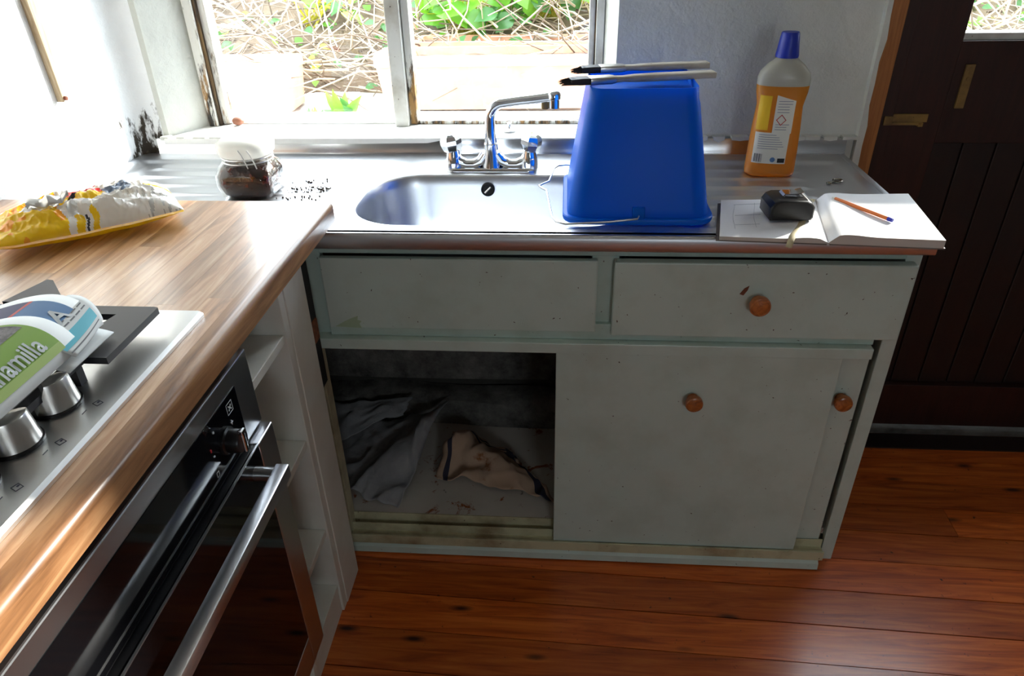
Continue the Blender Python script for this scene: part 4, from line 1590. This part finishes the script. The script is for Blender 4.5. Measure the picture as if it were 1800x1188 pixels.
def hob_knob(x, y):
    b = MB()
    b.lathe([(.0285, 0), (.0285, .0035), (.026, .004)], (x, y, HZ), 28)
    base = b.build('knob_base', 'black', hob, 40)
    b = MB()
    b.lathe([(.0265, .004), (.0262, .006), (.0222, .036), (.0215, .0375), (.0005, .0376)], (x, y, HZ), 36)
    # one side is cut away to a slanting flat that you grip
    for nrm, off in (((-.62, -.66, .42), .0175), ((-.25, .30, 1.0), .0372)):
        nv = Vector(nrm).normalized()
        co = Vector((x, y, HZ)) + (Vector((0, 0, off)) if nrm[2] == 1.0 else nv * off * 1.0 + Vector((0, 0, .008)))
        bmesh.ops.bisect_plane(b.bm, geom=list(b.bm.verts) + list(b.bm.edges) + list(b.bm.faces), plane_co=co, plane_no=nv, clear_outer=True)
        be = [e for e in b.bm.edges if e.is_boundary]
        if be:
            bmesh.ops.holes_fill(b.bm, edges=be)
    b.build('knob', 'satin', hob, 25)


for y_ in (-0.708, -0.777, -0.846, -0.915):
    hob_knob(-0.031, y_)
b = MB()
for y_ in (-0.708, -0.777, -0.846, -0.915):
    z_ = HZ + .0002
    x_ = 0.010
    b.tube([(x_, y_ - .016, z_), (x_, y_ - .008, z_)], .0006, 4)
    for p, q_ in (((0, -.006), (.008, -.010)), ((.008, -.010), (.011, -.003)), ((.011, -.003), (.003, .001)), ((.003, .001), (0, -.006))):
        b.tube([(x_ + p[0], y_ + p[1] + .01, z_), (x_ + q_[0], y_ + q_[1] + .01, z_)], .0005, 4)
    b.box(x_ + .004, x_ + .006, y_ + .006, y_ + .009, HZ, HZ + .0004)
b.build('knob_marks', 'dark_print', hob)

# ---- newspaper: folded, bowed over the pan supports
nw = thing('newspaper', 'folded newspaper bowed over the hob with a green headline band', 'newspaper', (-0.15, -0.85, HZ + .030))
NZ = HZ + .031


def sheetA(u, v, off=0.0):
    """u runs from the fold near the knobs over the low hump to the wall side; v away from the window"""
    x = -0.020 - .20 * u
    z = 1.014 + .027 * math.sin(math.pi * u ** .576)
    y = -0.652 + .022 * math.sin(math.pi * min(u * 1.2, 1)) - .56 * v
    return Vector((x + off * .5, y - off * .2, z + off * .85))


def sheetB(u, v, off=0.0):
    x = -0.030 - .20 * u
    z = 1.010 + .029 * math.sin(math.pi * u ** .576)
    y = -0.592 + .022 * math.sin(math.pi * min(u * 1.2, 1)) - .50 * v
    return Vector((x + off * .4, y - off * .3, z + off * .85))


def sheetC(u, v, off=0.0):
    # curled flap: sticks out past the fold towards the worktop
    x = -0.010 - .078 * u - .012 * (1 - v) * (1 - u)
    z = 1.016 + .020 * math.sin(math.pi * (.08 + .60 * u))
    y = -0.578 - .10 * v - .022 * (1 - u) ** 3 * (1 - v) + .016 * u * (1 - v)
    return Vector((x + .003 * math.sin(3 * v), y, z - .004 * v + off))


MB().grid(sheetA, 30, 20).build('front_leaf', 'news', nw, 60, solid=.0025)
MB().grid(sheetB, 26, 14).build('inner_leaf', 'news', nw, 60, solid=.002)
MB().grid(sheetC, 20, 12).build('flap', 'news', nw, 60, solid=.0018)
b = MB()
b.grid(lambda u, v: Vector((-0.010 - .06 * u, -0.605 - .09 * v, 1.006 + .006 * math.sin(math.pi * u))), 8, 6)
b.build('flap_under', 'news', nw, 60, solid=.0015)


def printp(sheet, u0, u1, v0, v1, off, name, mat, nu=12, nv=12):
    return MB().grid(lambda u, v: sheet(u0 + (u1 - u0) * u, v0 + (v1 - v0) * v, off), nu, nv).build(name, mat, nw, 60)


printp(sheetA, .06, .55, .036, .98, .0018, 'green_band', 'news_green', 16, 14)
printp(sheetA, .022, .06, .036, .98, .0018, 'pale_band', 'news_lightgreen', 4, 14)
MB().grid(lambda u, v: sheetA(.27 + .10 * min(1, v * 5) * 0 + .16 * max(0, .16 - v) + (.95 - .27) * u, .045 + .9 * v, .0023), 14, 20).build('photo', 'news_photo', nw, 60)
printp(sheetB, .05, .42, .035, .20, .0016, 'blue_panel', 'news_blue', 10, 6)
printp(sheetB, .42, .445, .035, .20, .0018, 'red_rule', 'red_print', 2, 6)
printp(sheetB, .445, .95, .035, .20, .0016, 'navy_panel', 'news_navy', 12, 6)
printp(sheetC, .12, .33, .10, .98, .0013, 'cyan_band', 'news_cyan', 4, 8)
printp(sheetC, .05, .07, .10, .98, .0013, 'grey_rule', 'news_text', 2, 8)


def words(txt, size, fn, name, mat, bold=0.0, sx=1.0):
    cu = bpy.data.curves.new(name, 'FONT')
    cu.body = txt
    cu.size = size
    cu.offset = bold
    cu.resolution_u = 3
    o = bpy.data.objects.new(name, cu)
    COL.objects.link(o)
    dg = bpy.context.evaluated_depsgraph_get()
    me = bpy.data.meshes.new_from_object(o.evaluated_get(dg))
    bpy.data.objects.remove(o)
    for v in me.vertices:
        v.co = fn(v.co.x * sx, v.co.y)
    me.materials.clear()
    me.materials.append(M[mat])
    o = bpy.data.objects.new(name, me)
    COL.objects.link(o)
    o.parent = nw
    o.matrix_parent_inverse = nw.matrix_basis.inverted()
    return o, max(v.co.y for v in me.vertices)


# the headline reads towards the window: text x runs along +y, letters stand towards the wall
words('Ahamilla', .0335, lambda x, y: sheetA(.066 + y / .20, (.131 - x) / .56, .0034), 'headline', 'white_print', .0006, .80)
words('A', .036, lambda x, y: sheetB(.10 + y / .20, (.052 - x) / .50, .0030), 'title_letter', 'white_print', .0008, 1)
words('A', .018, lambda x, y: sheetB(.56 + y / .20, (.060 - x) / .50, .0030), 'title_letter', 'white_print', .0003, 1)
for i in range(5):
    u_ = .42 + .10 * i
    b = MB()
    for k_ in range(6):
        v_ = .12 + .13 * k_
        if (i * 3 + k_) % 7 == 5:
            continue
        b.grid(lambda u, v: sheetC(u_ + (.05 if i == 2 else .03) * u, v_ + .10 * v, .0013), 1, 2)
    b.build('text_line', 'news_text', nw)['kind'] = 'stuff'

# ---- packet
q = random.Random(12)
bagc = Vector((-0.318, -0.165, WZ))
bag = thing('food_packet', 'crumpled yellow white and red plastic food packet on the worktop', 'packet', bagc)
Ab = math.radians(38)
ca_, sa_ = math.cos(Ab), math.sin(Ab)
BL, BWd = .30, .17
ph = [(q.uniform(3, 14), q.uniform(3, 14), q.uniform(0, 6), q.uniform(.3, 1)) for _ in range(10)]


def bag_pt(u, v, side):
    """u along the packet 0 (torn end, towards the hob wall) .. 1; v across; side +1 top, -1 underside"""
    e = (1 - abs(2 * u - 1) ** 3.2) * (1 - abs(2 * v - 1) ** 2.6)
    e = max(0, e) ** .62
    n = sum(w_ * abs(math.sin(a_ * u + b_ * v + c_)) for a_, b_, c_, w_ in ph) / 6.5
    n2 = sum(w_ * math.sin(2.7 * b_ * u - 2.1 * a_ * v + 2 * c_) for a_, b_, c_, w_ in ph) / 6.5
    cr = max(0, 1 - abs(mnoise.noise(Vector((u * 9, v * 6, 4.0)))) * 2.6) ** 2 + .6 * max(0, 1 - abs(mnoise.noise(Vector((u * 24, v * 10, 9.0)))) * 2.6) ** 2
    hgt = (.052 + .014 * u) * e * (.62 + .55 * n) + .005 * n2 * e + .0045 * cr * e
    x = (u - .5) * BL
    y = (v - .5) * BWd * (1 - .16 * (2 * u - 1) ** 2) + .004 * n2
    z = .020 * e + hgt if side > 0 else .020 * (1 - e * .98)
    if side > 0:
        z = max(z, .020 * (1 - e)) + (.0015)
        z = .020 * (1 - e) + hgt + .004
    return Vector((bagc.x + x * ca_ - y * sa_, bagc.y + x * sa_ + y * ca_, WZ + .0012 + z))


BM = ['bag_yellow', 'bag_white', 'bag_red', 'bag_orange', 'bag_dark', 'bag_silver', 'bag_grey']


def bag_m(u, v):
    nz = mnoise.noise(Vector((u * 6, v * 4, 2.0)))
    nz2 = mnoise.noise(Vector((u * 15, v * 9, 7.0)))
    w = v + .10 * nz + .03 * nz2
    t_ = u + .05 * mnoise.noise(Vector((v * 5, u * 4, 11.0)))
    if t_ < .36:
        if .20 < t_ and .34 < w < .50:
            return 5
        if .22 < t_ < .30 and .50 < w < .55:
            return 4
        if w < .55:
            return 0 if nz2 < .33 else 3
        return 3 if w < .70 and t_ > .12 else (0 if w < .82 else 1)
    if t_ < .62:
        if w < .16:
            return (0 if .40 < t_ < .45 or .50 < t_ < .54 else (4 if .46 < t_ < .475 else 1))
        if w < .34:
            return 1 if nz2 > -.1 else 5
        if w < .54:
            return 0 if nz2 < .3 else 4
        if w < .66:
            return 2 if nz > -.1 else 1
        return 2 if .72 < w < .86 else 1
    if t_ < .76:
        return 6 if .40 < w < .62 else (2 if .74 < w < .84 else 1)
    if w < .45:
        return 5 if mnoise.noise(Vector((u * 60, v * 6, 5.0))) > .12 else 1
    if .52 < w < .70 and t_ > .84:
        return 0
    return 1


b = MB()
b.grid(lambda u, v: bag_pt(u, v, 1), 170, 100, bag_m)
b.grid(lambda u, v: bag_pt(u, v, -1), 38, 24, lambda u, v: 0)
b.build('wrapper', BM, bag, 28)
b = MB()
b.grid(lambda u, v: bag_pt(.0 - .05 * u, .08 + .84 * v, 1) + Vector((0, 0, .004 * math.sin(12 * v) + .006 * u)), 4, 30)
b.build('torn_end', 'bag_yellow', bag, 40)
b = MB()
b.grid(lambda u, v: bag_pt(.22 + .22 * u, .30 + .14 * v + .03 * math.sin(9 * u), 1) + Vector((0, 0, .006 + .012 * math.sin(math.pi * v) + .004 * math.sin(14 * u))), 10, 8)
b.build('torn_flap', 'bag_silver', bag, 30, solid=.0006)

# ---- batten on the left wall
b = MB()
b.prism([(0.228, 1.60), (0.234, 1.30), (0.243, 1.094), (0.252, 1.098), (0.262, 1.30), (0.272, 1.60)], -0.5995, -0.584, 'x', 0.001)
bat = b.build('batten', 'batten', None)
tag(bat, 'weathered wooden batten hanging on the bright plaster wall above the packet', 'batten')
b = MB()
b.lathe([(.0045, 0), (.0045, .006), (.0005, .007)], (-0.584, 0.248, 1.102), 10, Matrix.Rotation(math.radians(90), 3, 'Y'))
b.build('nail', 'rust', bat)
